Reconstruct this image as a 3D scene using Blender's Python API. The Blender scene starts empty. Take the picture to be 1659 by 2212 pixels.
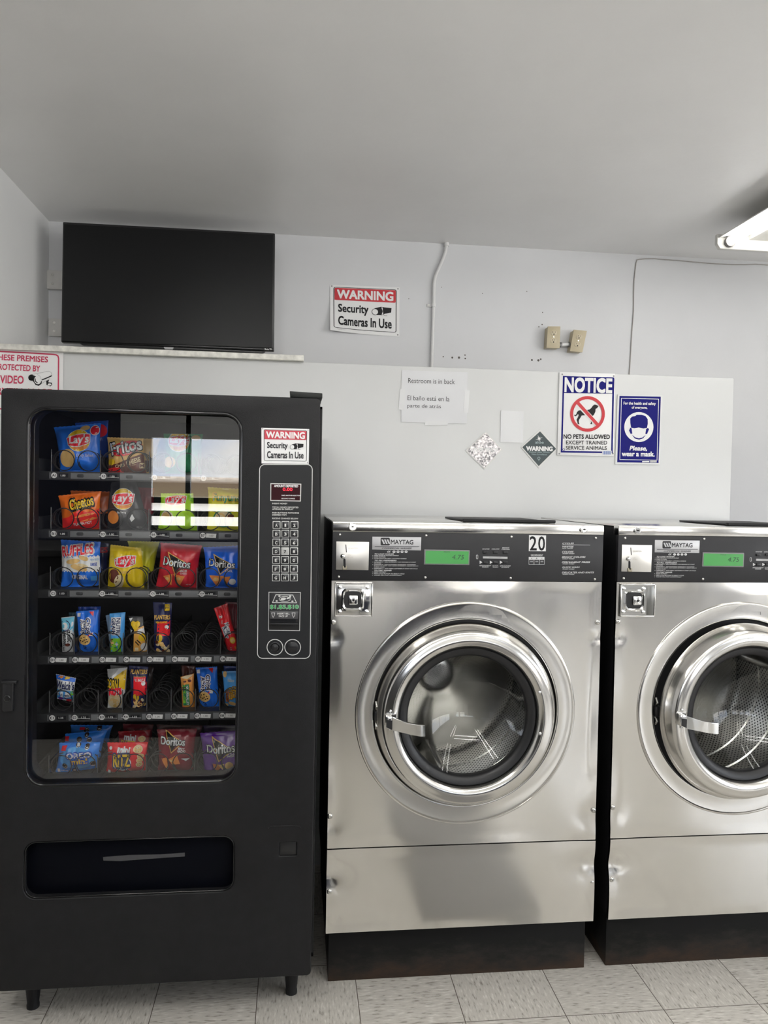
import bpy, bmesh, math, random
from mathutils import Vector, Matrix, noise

random.seed(7)
SC = bpy.context.scene
COL = SC.collection
R = math.radians

# ------------------------------------------------------------------ camera
CAM = Vector((-0.113, -2.3481, 1.5409))
YAW, PITCH, ROLL, FPX = 0.1149, -0.0245, 0.0187, 1660.3
fh = Vector((math.sin(YAW), math.cos(YAW), 0))
r0 = Vector((math.cos(YAW), -math.sin(YAW), 0))
FWD = fh * math.cos(PITCH) + Vector((0, 0, 1)) * math.sin(PITCH)
u0 = r0.cross(FWD)
RT = r0 * math.cos(ROLL) + u0 * math.sin(ROLL)
UP = u0 * math.cos(ROLL) - r0 * math.sin(ROLL)
cam = bpy.data.cameras.new('camera')
cam.sensor_fit = 'VERTICAL'
cam.sensor_height = 36
cam.lens = FPX * 36 / 2212
cam.clip_start = 0.02
co = bpy.data.objects.new('camera', cam)
COL.objects.link(co)
m3 = Matrix((RT, UP, -FWD)).transposed().to_4x4()
m3.translation = CAM
co.matrix_world = m3
SC.camera = co


def P(u, v, y):
    """point of the plane at depth y that stands at photo position (u, v)"""
    d = RT * ((u - 829.5) / FPX) - UP * ((v - 1106) / FPX) + FWD
    return CAM + d * ((y - CAM.y) / d.y)


# ------------------------------------------------------------------ world, exposure
SC.view_settings.view_transform = 'Standard'
SC.view_settings.look = 'None'
SC.view_settings.gamma = 1
SC.view_settings.exposure = -.24
SKY = 7.6
TUBE = 24.0
WALL_Y = 1.55
CEIL = 2.82
FRONT_Y = -8.0
LEFT_X = -1.313
W = bpy.data.worlds.new('sky')
SC.world = W
W.use_nodes = True


def nodes_of(m):
    return m.node_tree.nodes, m.node_tree.links


wn, wl = nodes_of(W)
bg = wn['Background']
tc = wn.new('ShaderNodeTexCoord')
sx = wn.new('ShaderNodeSeparateXYZ')
wl.new(tc.outputs['Generated'], sx.inputs[0])
mp = wn.new('ShaderNodeMapping')
mp.inputs['Scale'].default_value = (1.5, 1.5, 5)
wl.new(tc.outputs['Generated'], mp.inputs[0])
nz = wn.new('ShaderNodeTexNoise')
nz.inputs['Scale'].default_value = 2.2
nz.inputs['Detail'].default_value = 5
wl.new(mp.outputs[0], nz.inputs[0])
cl = wn.new('ShaderNodeValToRGB')
cl.color_ramp.elements[0].position = .38
cl.color_ramp.elements[0].color = (.62, .72, .9, 1)
cl.color_ramp.elements[1].position = .62
cl.color_ramp.elements[1].color = (1, .99, .97, 1)
wl.new(nz.outputs[0], cl.inputs[0])
gr = wn.new('ShaderNodeValToRGB')
gr.color_ramp.interpolation = 'LINEAR'
e = gr.color_ramp.elements
e[0].position = 0; e[0].color = (1.3, 1.28, 1.22, 1)
e[1].position = 1; e[1].color = (.8, .8, .78, 1)
for pos, c in ((.490, (1.25, 1.23, 1.18, 1)), (.494, (.30, .24, .15, 1)), (.5045, (.26, .19, .13, 1)), (.5055, (.55, .42, .25, 1)), (.5075, (.95, .84, .72, 1))):
    k = e.new(pos); k.color = c
ma = wn.new('ShaderNodeMath'); ma.operation = 'MULTIPLY_ADD'
ma.inputs[1].default_value = .5; ma.inputs[2].default_value = .5
wl.new(sx.outputs['Z'], ma.inputs[0])
wl.new(ma.outputs[0], gr.inputs[0])
ss = wn.new('ShaderNodeMath'); ss.operation = 'GREATER_THAN'; ss.inputs[1].default_value = .016
wl.new(sx.outputs['Z'], ss.inputs[0])
mx = wn.new('ShaderNodeMix'); mx.data_type = 'RGBA'
wl.new(ss.outputs[0], mx.inputs[0])
wl.new(gr.outputs[0], mx.inputs[6]); wl.new(cl.outputs[0], mx.inputs[7])
wl.new(mx.outputs[2], bg.inputs[0])
bg.inputs[1].default_value = SKY


def portal(x0, x1, z0, z1):
    l = bpy.data.lights.new('window_portal', 'AREA')
    l.shape = 'RECTANGLE'; l.size = x1 - x0; l.size_y = z1 - z0
    l.cycles.is_portal = True
    o = bpy.data.objects.new('window_portal', l)
    COL.objects.link(o)
    o.location = ((x0 + x1) / 2, FRONT_Y + .08, (z0 + z1) / 2)
    o.rotation_euler = (R(90), 0, 0)


pl = bpy.data.lights.new('side_portal', 'AREA')
pl.shape = 'RECTANGLE'; pl.size = 1.45; pl.size_y = 5.3; pl.cycles.is_portal = True
po = bpy.data.objects.new('side_portal', pl); COL.objects.link(po)
po.location = (4.92, -3.75, 1.625); po.rotation_euler = (0, R(90), 0)
PANES = [(-1.96, -1.53), (-1.47, .25), (.35, 2.05), (2.15, 3.85)]
WZ1 = 2.2
SILL = [1.0, 1.0, .92, .92]
for (a, b), z in zip(PANES, SILL):
    portal(a, b, z, WZ1)

# ------------------------------------------------------------------ materials
MATS = {}


def mat(name, col, rough=.5, metal=0, spec=.5, emit=None, estr=0, vary=0, vscale=8, bump=0, bscale=60, coat=0):
    if name in MATS:
        return MATS[name]
    m = bpy.data.materials.new(name)
    m.use_nodes = True
    n, l = nodes_of(m)
    b = n['Principled BSDF']
    b.inputs['Base Color'].default_value = (*col, 1)
    b.inputs['Roughness'].default_value = rough
    b.inputs['Metallic'].default_value = metal
    b.inputs['Specular IOR Level'].default_value = spec
    b.inputs['Coat Weight'].default_value = coat
    if emit:
        b.inputs['Emission Color'].default_value = (*emit, 1)
        b.inputs['Emission Strength'].default_value = estr
    if vary or bump:
        t = n.new('ShaderNodeTexCoord')
        if vary:
            z = n.new('ShaderNodeTexNoise'); z.inputs['Scale'].default_value = vscale; z.inputs['Detail'].default_value = 6
            l.new(t.outputs['Object'], z.inputs[0])
            rp = n.new('ShaderNodeValToRGB')
            rp.color_ramp.elements[0].position = .3
            rp.color_ramp.elements[1].position = .7
            rp.color_ramp.elements[0].color = (*[max(0, c * (1 - vary)) for c in col], 1)
            rp.color_ramp.elements[1].color = (*[min(1, c * (1 + vary)) for c in col], 1)
            l.new(z.outputs[0], rp.inputs[0])
            l.new(rp.outputs[0], b.inputs['Base Color'])
        if bump:
            z2 = n.new('ShaderNodeTexNoise'); z2.inputs['Scale'].default_value = bscale; z2.inputs['Detail'].default_value = 4
            l.new(t.outputs['Object'], z2.inputs[0])
            bp = n.new('ShaderNodeBump'); bp.inputs['Strength'].default_value = bump; bp.inputs['Distance'].default_value = .01
            l.new(z2.outputs[0], bp.inputs['Height'])
            l.new(bp.outputs[0], b.inputs['Normal'])
    MATS[name] = m
    return m


def thin_glass(name, tint=(1, 1, 1), f0=.04, mult=2.0):
    m = bpy.data.materials.new(name)
    m.use_nodes = True
    n, l = nodes_of(m)
    n.remove(n['Principled BSDF'])
    out = n['Material Output']
    tr = n.new('ShaderNodeBsdfTransparent'); tr.inputs[0].default_value = (*tint, 1)
    gl = n.new('ShaderNodeBsdfGlossy'); gl.inputs['Roughness'].default_value = 0.0
    fr = n.new('ShaderNodeLayerWeight'); fr.inputs[0].default_value = .5
    pw = n.new('ShaderNodeMath'); pw.operation = 'POWER'; pw.inputs[1].default_value = 5
    mu = n.new('ShaderNodeMath'); mu.operation = 'MULTIPLY_ADD'; mu.inputs[1].default_value = .9 * mult; mu.inputs[2].default_value = f0 * mult; mu.use_clamp = True
    mi = n.new('ShaderNodeMixShader')
    l.new(fr.outputs['Facing'], pw.inputs[0]); l.new(pw.outputs[0], mu.inputs[0]); l.new(mu.outputs[0], mi.inputs[0])
    l.new(tr.outputs[0], mi.inputs[1]); l.new(gl.outputs[0], mi.inputs[2])
    l.new(mi.outputs[0], out.inputs[0])
    return m


def steel(name, col=(.62, .60, .565), rough=.24, streak=.025, bump=.0, wscale=3.0, aniso=0):
    m = bpy.data.materials.new(name)
    m.use_nodes = True
    n, l = nodes_of(m)
    b = n['Principled BSDF']
    b.inputs['Metallic'].default_value = 1
    b.inputs['Base Color'].default_value = (*col, 1)
    t = n.new('ShaderNodeTexCoord')
    mpp = n.new('ShaderNodeMapping'); mpp.inputs['Scale'].default_value = (260, 260, 5)
    l.new(t.outputs['Object'], mpp.inputs[0])
    z = n.new('ShaderNodeTexNoise'); z.inputs['Scale'].default_value = 1; z.inputs['Detail'].default_value = 4
    l.new(mpp.outputs[0], z.inputs[0])
    if aniso:
        tg = n.new('ShaderNodeTangent'); tg.direction_type = 'RADIAL'; tg.axis = 'Z'
        l.new(tg.outputs[0], b.inputs['Tangent'])
        b.inputs['Anisotropic'].default_value = aniso
        b.inputs['Anisotropic Rotation'].default_value = .25
    z2 = n.new('ShaderNodeTexNoise'); z2.inputs['Scale'].default_value = 9; z2.inputs['Detail'].default_value = 6
    l.new(t.outputs['Object'], z2.inputs[0])
    ad = n.new('ShaderNodeMath'); ad.operation = 'ADD'
    l.new(z.outputs[0], ad.inputs[0]); l.new(z2.outputs[0], ad.inputs[1])
    mr = n.new('ShaderNodeMapRange')
    mr.inputs[1].default_value = .6; mr.inputs[2].default_value = 1.4
    mr.inputs[3].default_value = rough - streak / 2; mr.inputs[4].default_value = rough + streak / 2
    l.new(ad.outputs[0], mr.inputs[0]); l.new(mr.outputs[0], b.inputs['Roughness'])
    if bump:
        z3 = n.new('ShaderNodeTexNoise'); z3.inputs['Scale'].default_value = wscale; z3.inputs['Detail'].default_value = 1
        l.new(t.outputs['Object'], z3.inputs[0])
        bp = n.new('ShaderNodeBump'); bp.inputs['Strength'].default_value = bump; bp.inputs['Distance'].default_value = .02
        l.new(z3.outputs[0], bp.inputs['Height']); l.new(bp.outputs[0], b.inputs['Normal'])
    MATS[name] = m
    return m


def floor_mat():
    m = bpy.data.materials.new('vinyl_tile')
    m.use_nodes = True
    n, l = nodes_of(m)
    b = n['Principled BSDF']
    b.inputs['Roughness'].default_value = .24
    t = n.new('ShaderNodeTexCoord')
    mpp = n.new('ShaderNodeMapping')
    mpp.inputs['Location'].default_value = (-.7092 / .3048, .1833 / .3048, 0)
    mpp.inputs['Scale'].default_value = (1 / .3048, 1 / .3048, 1)
    l.new(t.outputs['Object'], mpp.inputs[0])
    s = n.new('ShaderNodeSeparateXYZ'); l.new(mpp.outputs[0], s.inputs[0])

    def mth(op, a, bb=None, c=None):
        x = n.new('ShaderNodeMath'); x.operation = op
        for i, q in enumerate((a, bb, c)):
            if q is None:
                continue
            if isinstance(q, (int, float)):
                x.inputs[i].default_value = q
            else:
                l.new(q, x.inputs[i])
        return x.outputs[0]
    fx = mth('FLOOR', s.outputs[0]); fy = mth('FLOOR', s.outputs[1])
    par = mth('PINGPONG', mth('ADD', fx, fy), 1)
    dx = mth('PINGPONG', s.outputs[0], .5); dy = mth('PINGPONG', s.outputs[1], .5)
    seam = mth('LESS_THAN', mth('MINIMUM', dx, dy), .004)
    # streaks: long in x or in y by turns
    c1 = n.new('ShaderNodeCombineXYZ'); c2 = n.new('ShaderNodeCombineXYZ')
    l.new(mth('MULTIPLY', s.outputs[0], 10), c1.inputs[0]); l.new(mth('MULTIPLY', s.outputs[1], 46), c1.inputs[1])
    l.new(mth('MULTIPLY', s.outputs[0], 46), c2.inputs[0]); l.new(mth('MULTIPLY', s.outputs[1], 10), c2.inputs[1])
    l.new(mth('MULTIPLY', fx, 3.7), c1.inputs[2]); l.new(mth('MULTIPLY', fy, 3.1), c2.inputs[2])
    mv = n.new('ShaderNodeMix'); mv.data_type = 'VECTOR'
    l.new(par, mv.inputs[0]); l.new(c1.outputs[0], mv.inputs[4]); l.new(c2.outputs[0], mv.inputs[5])
    z = n.new('ShaderNodeTexNoise'); z.inputs['Scale'].default_value = 1.0; z.inputs['Detail'].default_value = 3
    l.new(mv.outputs[1], z.inputs[0])
    rp = n.new('ShaderNodeValToRGB')
    ee = rp.color_ramp.elements
    ee[0].position = .30; ee[0].color = (.30, .275, .24, 1)
    ee[1].position = .72; ee[1].color = (.70, .675, .625, 1)
    k = ee.new(.42); k.color = (.515, .49, .447, 1)
    k = ee.new(.58); k.color = (.56, .535, .488, 1)
    l.new(z.outputs[0], rp.inputs[0])
    mi = n.new('ShaderNodeMix'); mi.data_type = 'RGBA'
    l.new(seam, mi.inputs[0]); l.new(rp.outputs[0], mi.inputs[6]); mi.inputs[7].default_value = (.12, .10, .085, 1)
    z4 = n.new('ShaderNodeTexNoise'); z4.inputs['Scale'].default_value = 1.3; z4.inputs['Detail'].default_value = 5
    l.new(t.outputs['Object'], z4.inputs[0])
    mr = n.new('ShaderNodeMapRange'); mr.inputs[3].default_value = .82; mr.inputs[4].default_value = 1.15
    l.new(z4.outputs[0], mr.inputs[0])
    mm = n.new('ShaderNodeMix'); mm.data_type = 'RGBA'; mm.blend_type = 'MULTIPLY'; mm.inputs[0].default_value = 1
    l.new(mi.outputs[2], mm.inputs[6]); l.new(mr.outputs[0], mm.inputs[7])
    l.new(mm.outputs[2], b.inputs['Base Color'])
    return m


def drum_mat():
    """stainless drum wall drilled with staggered holes"""
    m = bpy.data.materials.new('drum_steel_perforated')
    m.use_nodes = True
    n, l = nodes_of(m)
    b = n['Principled BSDF']
    b.inputs['Metallic'].default_value = 1
    b.inputs['Roughness'].default_value = .28
    t = n.new('ShaderNodeTexCoord')
    s = n.new('ShaderNodeSeparateXYZ'); l.new(t.outputs['Object'], s.inputs[0])
    at = n.new('ShaderNodeMath'); at.operation = 'ARCTAN2'
    l.new(s.outputs[0], at.inputs[0]); l.new(s.outputs[2], at.inputs[1])
    c = n.new('ShaderNodeCombineXYZ')
    k1 = n.new('ShaderNodeMath'); k1.operation = 'MULTIPLY'; k1.inputs[1].default_value = .30
    l.new(at.outputs[0], k1.inputs[0]); l.new(k1.outputs[0], c.inputs[0]); l.new(s.outputs[1], c.inputs[1])
    mp_ = n.new('ShaderNodeMapping'); mp_.inputs['Rotation'].default_value = (0, 0, R(45)); mp_.inputs['Scale'].default_value = (78, 78, 1)
    l.new(c.outputs[0], mp_.inputs[0])
    v = n.new('ShaderNodeTexVoronoi'); v.voronoi_dimensions = '2D'; v.inputs['Randomness'].default_value = 0; v.inputs['Scale'].default_value = 1
    l.new(mp_.outputs[0], v.inputs['Vector'])
    lt = n.new('ShaderNodeMath'); lt.operation = 'LESS_THAN'; lt.inputs[1].default_value = .27
    l.new(v.outputs['Distance'], lt.inputs[0])
    mi = n.new('ShaderNodeMix'); mi.data_type = 'RGBA'
    l.new(lt.outputs[0], mi.inputs[0]); mi.inputs[6].default_value = (.66, .65, .62, 1); mi.inputs[7].default_value = (.02, .02, .02, 1)
    l.new(mi.outputs[2], b.inputs['Base Color'])
    return m


def base_mat():
    m = bpy.data.materials.new('black_steel_base')
    m.use_nodes = True
    n, l = nodes_of(m)
    b = n['Principled BSDF']
    b.inputs['Roughness'].default_value = .62
    b.inputs['Specular IOR Level'].default_value = .2
    t = n.new('ShaderNodeTexCoord')
    s = n.new('ShaderNodeSeparateXYZ'); l.new(t.outputs['Object'], s.inputs[0])
    mpp = n.new('ShaderNodeMapping'); mpp.inputs['Scale'].default_value = (7, 7, 16)
    l.new(t.outputs['Object'], mpp.inputs[0])
    z = n.new('ShaderNodeTexNoise'); z.inputs['Scale'].default_value = 1.5; z.inputs['Detail'].default_value = 8; z.inputs['Roughness'].default_value = .7
    l.new(mpp.outputs[0], z.inputs[0])
    a = n.new('ShaderNodeMath'); a.operation = 'MULTIPLY_ADD'; a.inputs[1].default_value = -4.6
    l.new(s.outputs[2], a.inputs[0]); l.new(z.outputs[0], a.inputs[2])
    rp = n.new('ShaderNodeValToRGB')
    ee = rp.color_ramp.elements
    ee[0].position = .05; ee[0].color = (.008, .008, .008, 1)
    ee[1].position = .52; ee[1].color = (.05, .032, .023, 1)
    k = ee.new(.28); k.color = (.022, .02, .018, 1)
    l.new(a.outputs[0], rp.inputs[0]); l.new(rp.outputs[0], b.inputs['Base Color'])
    return m


# ------------------------------------------------------------------ mesh builder
class MB:
    def __init__(s):
        s.bm = bmesh.new()
        s.mats = []

    def mi(s, m):
        if m not in s.mats:
            s.mats.append(m)
        return s.mats.index(m)

    def add(s, verts, faces, m):
        i = s.mi(m)
        vs = [s.bm.verts.new(v) for v in verts]
        for f in faces:
            try:
                q = s.bm.faces.new([vs[k] for k in f])
                q.material_index = i
            except ValueError:
                pass
        return vs

    def merge(s, b2, m):
        i = s.mi(m)
        for f in b2.faces:
            f.material_index = i
        me = bpy.data.meshes.new('tmp')
        b2.to_mesh(me); b2.free()
        s.bm.from_mesh(me)
        bpy.data.meshes.remove(me)

    def box(s, x0, x1, y0, y1, z0, z1, m, bev=0, seg=2, M=None):
        b2 = bmesh.new()
        bmesh.ops.create_cube(b2, size=1)
        for v in b2.verts:
            v.co = Vector((x0 + (v.co.x + .5) * (x1 - x0), y0 + (v.co.y + .5) * (y1 - y0), z0 + (v.co.z + .5) * (z1 - z0)))
        if bev:
            bmesh.ops.bevel(b2, geom=b2.edges[:], offset=bev, segments=seg, affect='EDGES', profile=.5)
        if M is not None:
            bmesh.ops.transform(b2, matrix=M, verts=b2.verts)
        s.merge(b2, m)

    def prism(s, pts, d, m, bev=0):
        """pts: world points (front loop); d: vector to the back loop"""
        b2 = bmesh.new()
        d = Vector(d)
        a = [b2.verts.new(p) for p in pts]
        b = [b2.verts.new(Vector(p) + d) for p in pts]
        n = len(a)
        b2.faces.new(a); b2.faces.new(b[::-1])
        for k in range(n):
            b2.faces.new((a[k], b[k], b[(k + 1) % n], a[(k + 1) % n]))
        bmesh.ops.recalc_face_normals(b2, faces=b2.faces[:])
        if bev:
            bmesh.ops.bevel(b2, geom=b2.edges[:], offset=bev, segments=2, affect='EDGES', profile=.5)
        s.merge(b2, m)

    def lathe(s, prof, m, c=(0, 0, 0), n=72, axis='y', a0=0, a1=360, sy=1):
        """prof: list of (r, h) around an axis through c"""
        c = Vector(c)
        full = abs(a1 - a0) >= 360
        cnt = n if full else n + 1
        vs = []
        for r, h in prof:
            for k in range(cnt):
                a = R(a0 + (a1 - a0) * k / n)
                if axis == 'y':
                    vs.append(c + Vector((r * math.sin(a), h, r * math.cos(a))))
                elif axis == 'z':
                    vs.append(c + Vector((r * math.sin(a), r * math.cos(a), h)))
                else:
                    vs.append(c + Vector((h, r * math.sin(a), r * math.cos(a))))
        fs = []
        for j in range(len(prof) - 1):
            for k in range(n):
                k2 = (k + 1) % cnt
                fs.append((j * cnt + k, j * cnt + k2, (j + 1) * cnt + k2, (j + 1) * cnt + k))
        s.add(vs, fs, m)
        bmesh.ops.remove_doubles(s.bm, verts=s.bm.verts[:], dist=1e-6) if any(r < 1e-6 for r, h in prof) else None

    def cyl(s, p0, p1, r, m, n=16, r1=None, cap=True):
        s.tube([p0, p1], r, m, n, cap, r1)

    def tube(s, path, r, m, n=8, cap=True, r1=None):
        path = [Vector(p) for p in path]
        rings = []
        ref = None
        for k, p in enumerate(path):
            t = (path[min(k + 1, len(path) - 1)] - path[max(k - 1, 0)]).normalized()
            if ref is None:
                ref = t.orthogonal().normalized()
            ref = (ref - t * ref.dot(t)).normalized()
            b = t.cross(ref)
            rr = r if r1 is None else r + (r1 - r) * k / (len(path) - 1)
            rings.append([p + (ref * math.cos(2 * math.pi * j / n) + b * math.sin(2 * math.pi * j / n)) * rr for j in range(n)])
        vs = [v for q in rings for v in q]
        fs = []
        for k in range(len(rings) - 1):
            for j in range(n):
                fs.append((k * n + j, k * n + (j + 1) % n, (k + 1) * n + (j + 1) % n, (k + 1) * n + j))
        if cap:
            fs.append(tuple(range(n))[::-1])
            fs.append(tuple((len(rings) - 1) * n + j for j in range(n)))
        s.add(vs, fs, m)

    def poly(s, pts, m):
        s.add(pts, [tuple(range(len(pts)))], m)

    def flat(s, mp, polys, m, off, sub=0):
        """printed shapes: polys = (verts2d, faces); mp maps (x, y, off) to the surface"""
        for kk, (vs, fs) in enumerate(polys):
            if sub:
                vs, fs = refine(vs, fs, sub)
            s.add([mp(x, y, off + kk * 2.5e-5) for x, y in vs], fs, m)

    def build(s, name, parent=None, smooth=40, label=None, origin=None):
        me = bpy.data.meshes.new(name)
        bmesh.ops.recalc_face_normals(s.bm, faces=s.bm.faces[:])
        og = Vector(origin) if origin is not None else Vector((0, 0, 0))
        if origin is not None:
            bmesh.ops.translate(s.bm, verts=s.bm.verts[:], vec=-og)
        s.bm.to_mesh(me); s.bm.free()
        for m in s.mats:
            me.materials.append(m)
        if smooth:
            for p in me.polygons:
                p.use_smooth = True
            me.set_sharp_from_angle(angle=R(smooth))
        o = bpy.data.objects.new(name, me)
        COL.objects.link(o)
        o.location = og
        WLOC[o] = og
        if parent is not None:
            o.parent = parent
            o.matrix_parent_inverse = Matrix.Translation(-WLOC[parent])
        if label:
            o['label'] = label
        return o


WLOC = {}


def refine(vs, fs, size):
    b = bmesh.new()
    bv = [b.verts.new((x, y, 0)) for x, y in vs]
    for f in fs:
        try:
            b.faces.new([bv[k] for k in f])
        except ValueError:
            pass
    bmesh.ops.triangulate(b, faces=b.faces[:])
    for _ in range(5):
        ed = [q for q in b.edges if q.calc_length() > size]
        if not ed:
            break
        bmesh.ops.subdivide_edges(b, edges=ed, cuts=1)
        bmesh.ops.triangulate(b, faces=[f for f in b.faces if len(f.verts) > 3])
    b.verts.index_update()
    v2 = [(v.co.x, v.co.y) for v in b.verts]
    f2 = [tuple(v.index for v in f.verts) for f in b.faces]
    b.free()
    return v2, f2


def tag(o, label, cat, group=None):
    o['label'] = label
    o['category'] = cat
    if group:
        o['group'] = group
    return o


def structure(o):
    o['kind'] = 'structure'
    return o


def empty(name, loc, label, cat, group=None):
    o = bpy.data.objects.new(name, None)
    COL.objects.link(o)
    o.location = loc
    o.empty_display_size = .05
    WLOC[o] = Vector(loc)
    return tag(o, label, cat, group)


# ------------------------------------------------------------------ 2-D shapes (photo-crop coordinates, y down)
_TX = {}


def glyphs(s, bold):
    k = (s, bold)
    if k not in _TX:
        cu = bpy.data.curves.new('t', 'FONT')
        cu.body = s
        cu.offset = bold
        cu.resolution_u = 3
        ob = bpy.data.objects.new('t', cu)
        COL.objects.link(ob)
        dg = bpy.context.evaluated_depsgraph_get()
        me = bpy.data.meshes.new_from_object(ob.evaluated_get(dg))
        vs = [(v.co.x, v.co.y) for v in me.vertices]
        fs = [tuple(p.vertices) for p in me.polygons]
        bpy.data.objects.remove(ob); bpy.data.curves.remove(cu); bpy.data.meshes.remove(me)
        _TX[k] = (vs, fs)
    return _TX[k]


def T(s, cx, cy, w, h, rot=0, bold=.0, shear=0, arc=0, grow=0):
    """text fitted in a w x h box about (cx, cy); rot turns clockwise; arc lifts the middle"""
    vs, fs = glyphs(s, 0)
    v0 = vs
    xs = [v[0] for v in v0]; ys = [v[1] for v in v0]
    a, b, c, d = min(xs), max(xs), min(ys), max(ys)
    sc, cs = math.sin(R(rot)), math.cos(R(rot))
    nd = 0 if bold <= 0 else (4 if bold < .06 else 8)
    res = []
    for k in range(max(1, nd)):
        ox = bold * math.cos(2 * math.pi * (k + .5) / nd) if nd else 0
        oy = bold * math.sin(2 * math.pi * (k + .5) / nd) if nd else 0
        out = []
        for x, y in vs:
            u = ((x + ox - a) / (b - a) - .5)
            q = ((y + oy - c) / (d - c) - .5)
            X = u * w + shear * q * h
            Y = -q * h - arc * (1 - 4 * u * u)
            out.append((cx + X * cs - Y * sc, cy + X * sc + Y * cs))
        res.append((out, fs))
    return res


def TL(s, x0, y0, x1, y1, **k):
    return T(s, (x0 + x1) / 2, (y0 + y1) / 2, x1 - x0, y1 - y0, **k)


def PG(*p):
    return [(list(p), [tuple(range(len(p)))])]


def RECT(x0, y0, x1, y1):
    return PG((x0, y0), (x1, y0), (x1, y1), (x0, y1))


def ELL(cx, cy, rx, ry, n=36, rot=0, a0=0, a1=360):
    s, c = math.sin(R(rot)), math.cos(R(rot))
    pts = []
    for k in range(n):
        a = R(a0 + (a1 - a0) * k / (n if a1 - a0 == 360 else n - 1))
        x, y = rx * math.cos(a), ry * math.sin(a)
        pts.append((cx + x * c - y * s, cy + x * s + y * c))
    return PG(*pts)


def RING(cx, cy, rx, ry, t, n=48):
    vs, fs = [], []
    for k in range(n):
        a = 2 * math.pi * k / n
        vs += [(cx + rx * math.cos(a), cy + ry * math.sin(a)), (cx + (rx - t) * math.cos(a), cy + (ry - t) * math.sin(a))]
    for k in range(n):
        a, b = 2 * k, 2 * ((k + 1) % n)
        fs.append((a, b, b + 1, a + 1))
    return [(vs, fs)]


def STROKE(pts, t, closed=False):
    vs, fs = [], []
    n = len(pts)
    for k in range(n):
        p = Vector(pts[k])
        a = Vector(pts[(k - 1) % n]) if closed or k > 0 else p
        b = Vector(pts[(k + 1) % n]) if closed or k < n - 1 else p
        d1 = (p - a); d2 = (b - p)
        d1 = d1.normalized() if d1.length else d2.normalized()
        d2 = d2.normalized() if d2.length else d1
        n1 = Vector((-d1.y, d1.x)); n2 = Vector((-d2.y, d2.x))
        mm = (n1 + n2)
        mm = mm.normalized() if mm.length > 1e-6 else n1
        q = mm * (t / 2 / max(.4, mm.dot(n1)))
        vs += [tuple(p + q), tuple(p - q)]
    for k in range(n if closed else n - 1):
        a, b = 2 * k, 2 * ((k + 1) % n)
        fs.append((a, b, b + 1, a + 1))
    return [(vs, fs)]


def rrpts(x0, y0, x1, y1, r, n=6):
    pts = []
    for cx, cy, a0 in ((x1 - r, y0 + r, -90), (x1 - r, y1 - r, 0), (x0 + r, y1 - r, 90), (x0 + r, y0 + r, 180)):
        for k in range(n + 1):
            a = R(a0 + 90 * k / n)
            pts.append((cx + r * math.cos(a), cy + r * math.sin(a)))
    return pts


def crop(ox, oy, s, y):
    """maps coordinates of an enlarged piece of the wall picture to the plane at depth y"""
    def f(a, b, off=0):
        return P(ox + a / s, oy + b / s, y) + Vector((0, -off, 0))
    return f


def plate(mb, mp, quad, m, t=.001, bev=0):
    mb.prism([mp(x, y, t) for x, y in quad], (0, t, 0), m, bev)


def holed(name, loops, y0, y1, m, parent, bev=.002, label=None):
    """a panel in the xz plane with holes: loops[0] is the outline"""
    cu = bpy.data.curves.new(name, 'CURVE')
    cu.dimensions = '2D'
    cu.fill_mode = 'BOTH'
    cu.extrude = (y1 - y0) / 2 - bev
    cu.bevel_depth = bev
    cu.bevel_resolution = 2
    cu.offset = -bev
    for lp in loops:
        sp = cu.splines.new('POLY')
        sp.points.add(len(lp) - 1)
        for p, q in zip(sp.points, lp):
            p.co = (q[0], q[1], 0, 1)
        sp.use_cyclic_u = True
    ob = bpy.data.objects.new('t', cu)
    COL.objects.link(ob)
    dg = bpy.context.evaluated_depsgraph_get()
    me = bpy.data.meshes.new_from_object(ob.evaluated_get(dg))
    bpy.data.objects.remove(ob); bpy.data.curves.remove(cu)
    yc = (y0 + y1) / 2
    b = bmesh.new(); b.from_mesh(me)
    bpy.data.meshes.remove(me)
    for v in b.verts:
        x, z, d = v.co
        v.co = (x, yc - d, z)
    bmesh.ops.remove_doubles(b, verts=b.verts[:], dist=1e-6)
    mb = MB()
    mb.merge(b, m)
    return mb.build(name, parent, 35, label)


# ------------------------------------------------------------------ palette
M_white = mat('sign_white', (.80, .80, .80), .35)
M_red = mat('sign_red', (.55, .018, .03), .35)
M_black = mat('print_black', (.010, .010, .012), .5, spec=.25)
M_blue = mat('sign_blue', (.006, .006, .16), .45, spec=.15)
M_navy = mat('pack_navy', (.012, .016, .075), .3)
M_grey = mat('print_grey', (.25, .25, .26), .5)
M_crimson = mat('sign_crimson', (.52, .03, .09), .4)
M_blackp = mat('black_powder_coat', (.0105, .0105, .0115), .5, spec=.28, vary=.12, vscale=30, bump=.12, bscale=420)
M_blacks = mat('black_plastic', (.012, .012, .013), .35)
M_blackg = mat('black_gloss', (.006, .006, .007), .12)
M_dark = mat('dark_interior', (.012, .012, .014), .6)
M_rubber = mat('black_rubber', (.012, .012, .013), .42)
M_chrome = mat('chrome', (.80, .80, .79), .10, 1)
M_screw = mat('screw_steel', (.62, .61, .58), .25, 1)
M_steel = steel('brushed_steel', (.76, .745, .715), rough=.15, aniso=.6)
M_steel2 = steel('door_steel', (.70, .685, .655), .17, .06)
M_steel3 = steel('coin_plate_steel', (.72, .70, .66), .32)
M_drum = drum_mat()
M_drumback = steel('drum_back_steel', (.55, .54, .52), .20)
M_base = base_mat()
M_glass = thin_glass('vending_glass', (.99, .99, .99), mult=2.1)
M_bowl = thin_glass('door_bowl_glass', (.96, .97, .965), mult=1.2)
M_window = thin_glass('window_glass', (.98, .98, .98), mult=1.0)
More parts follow.
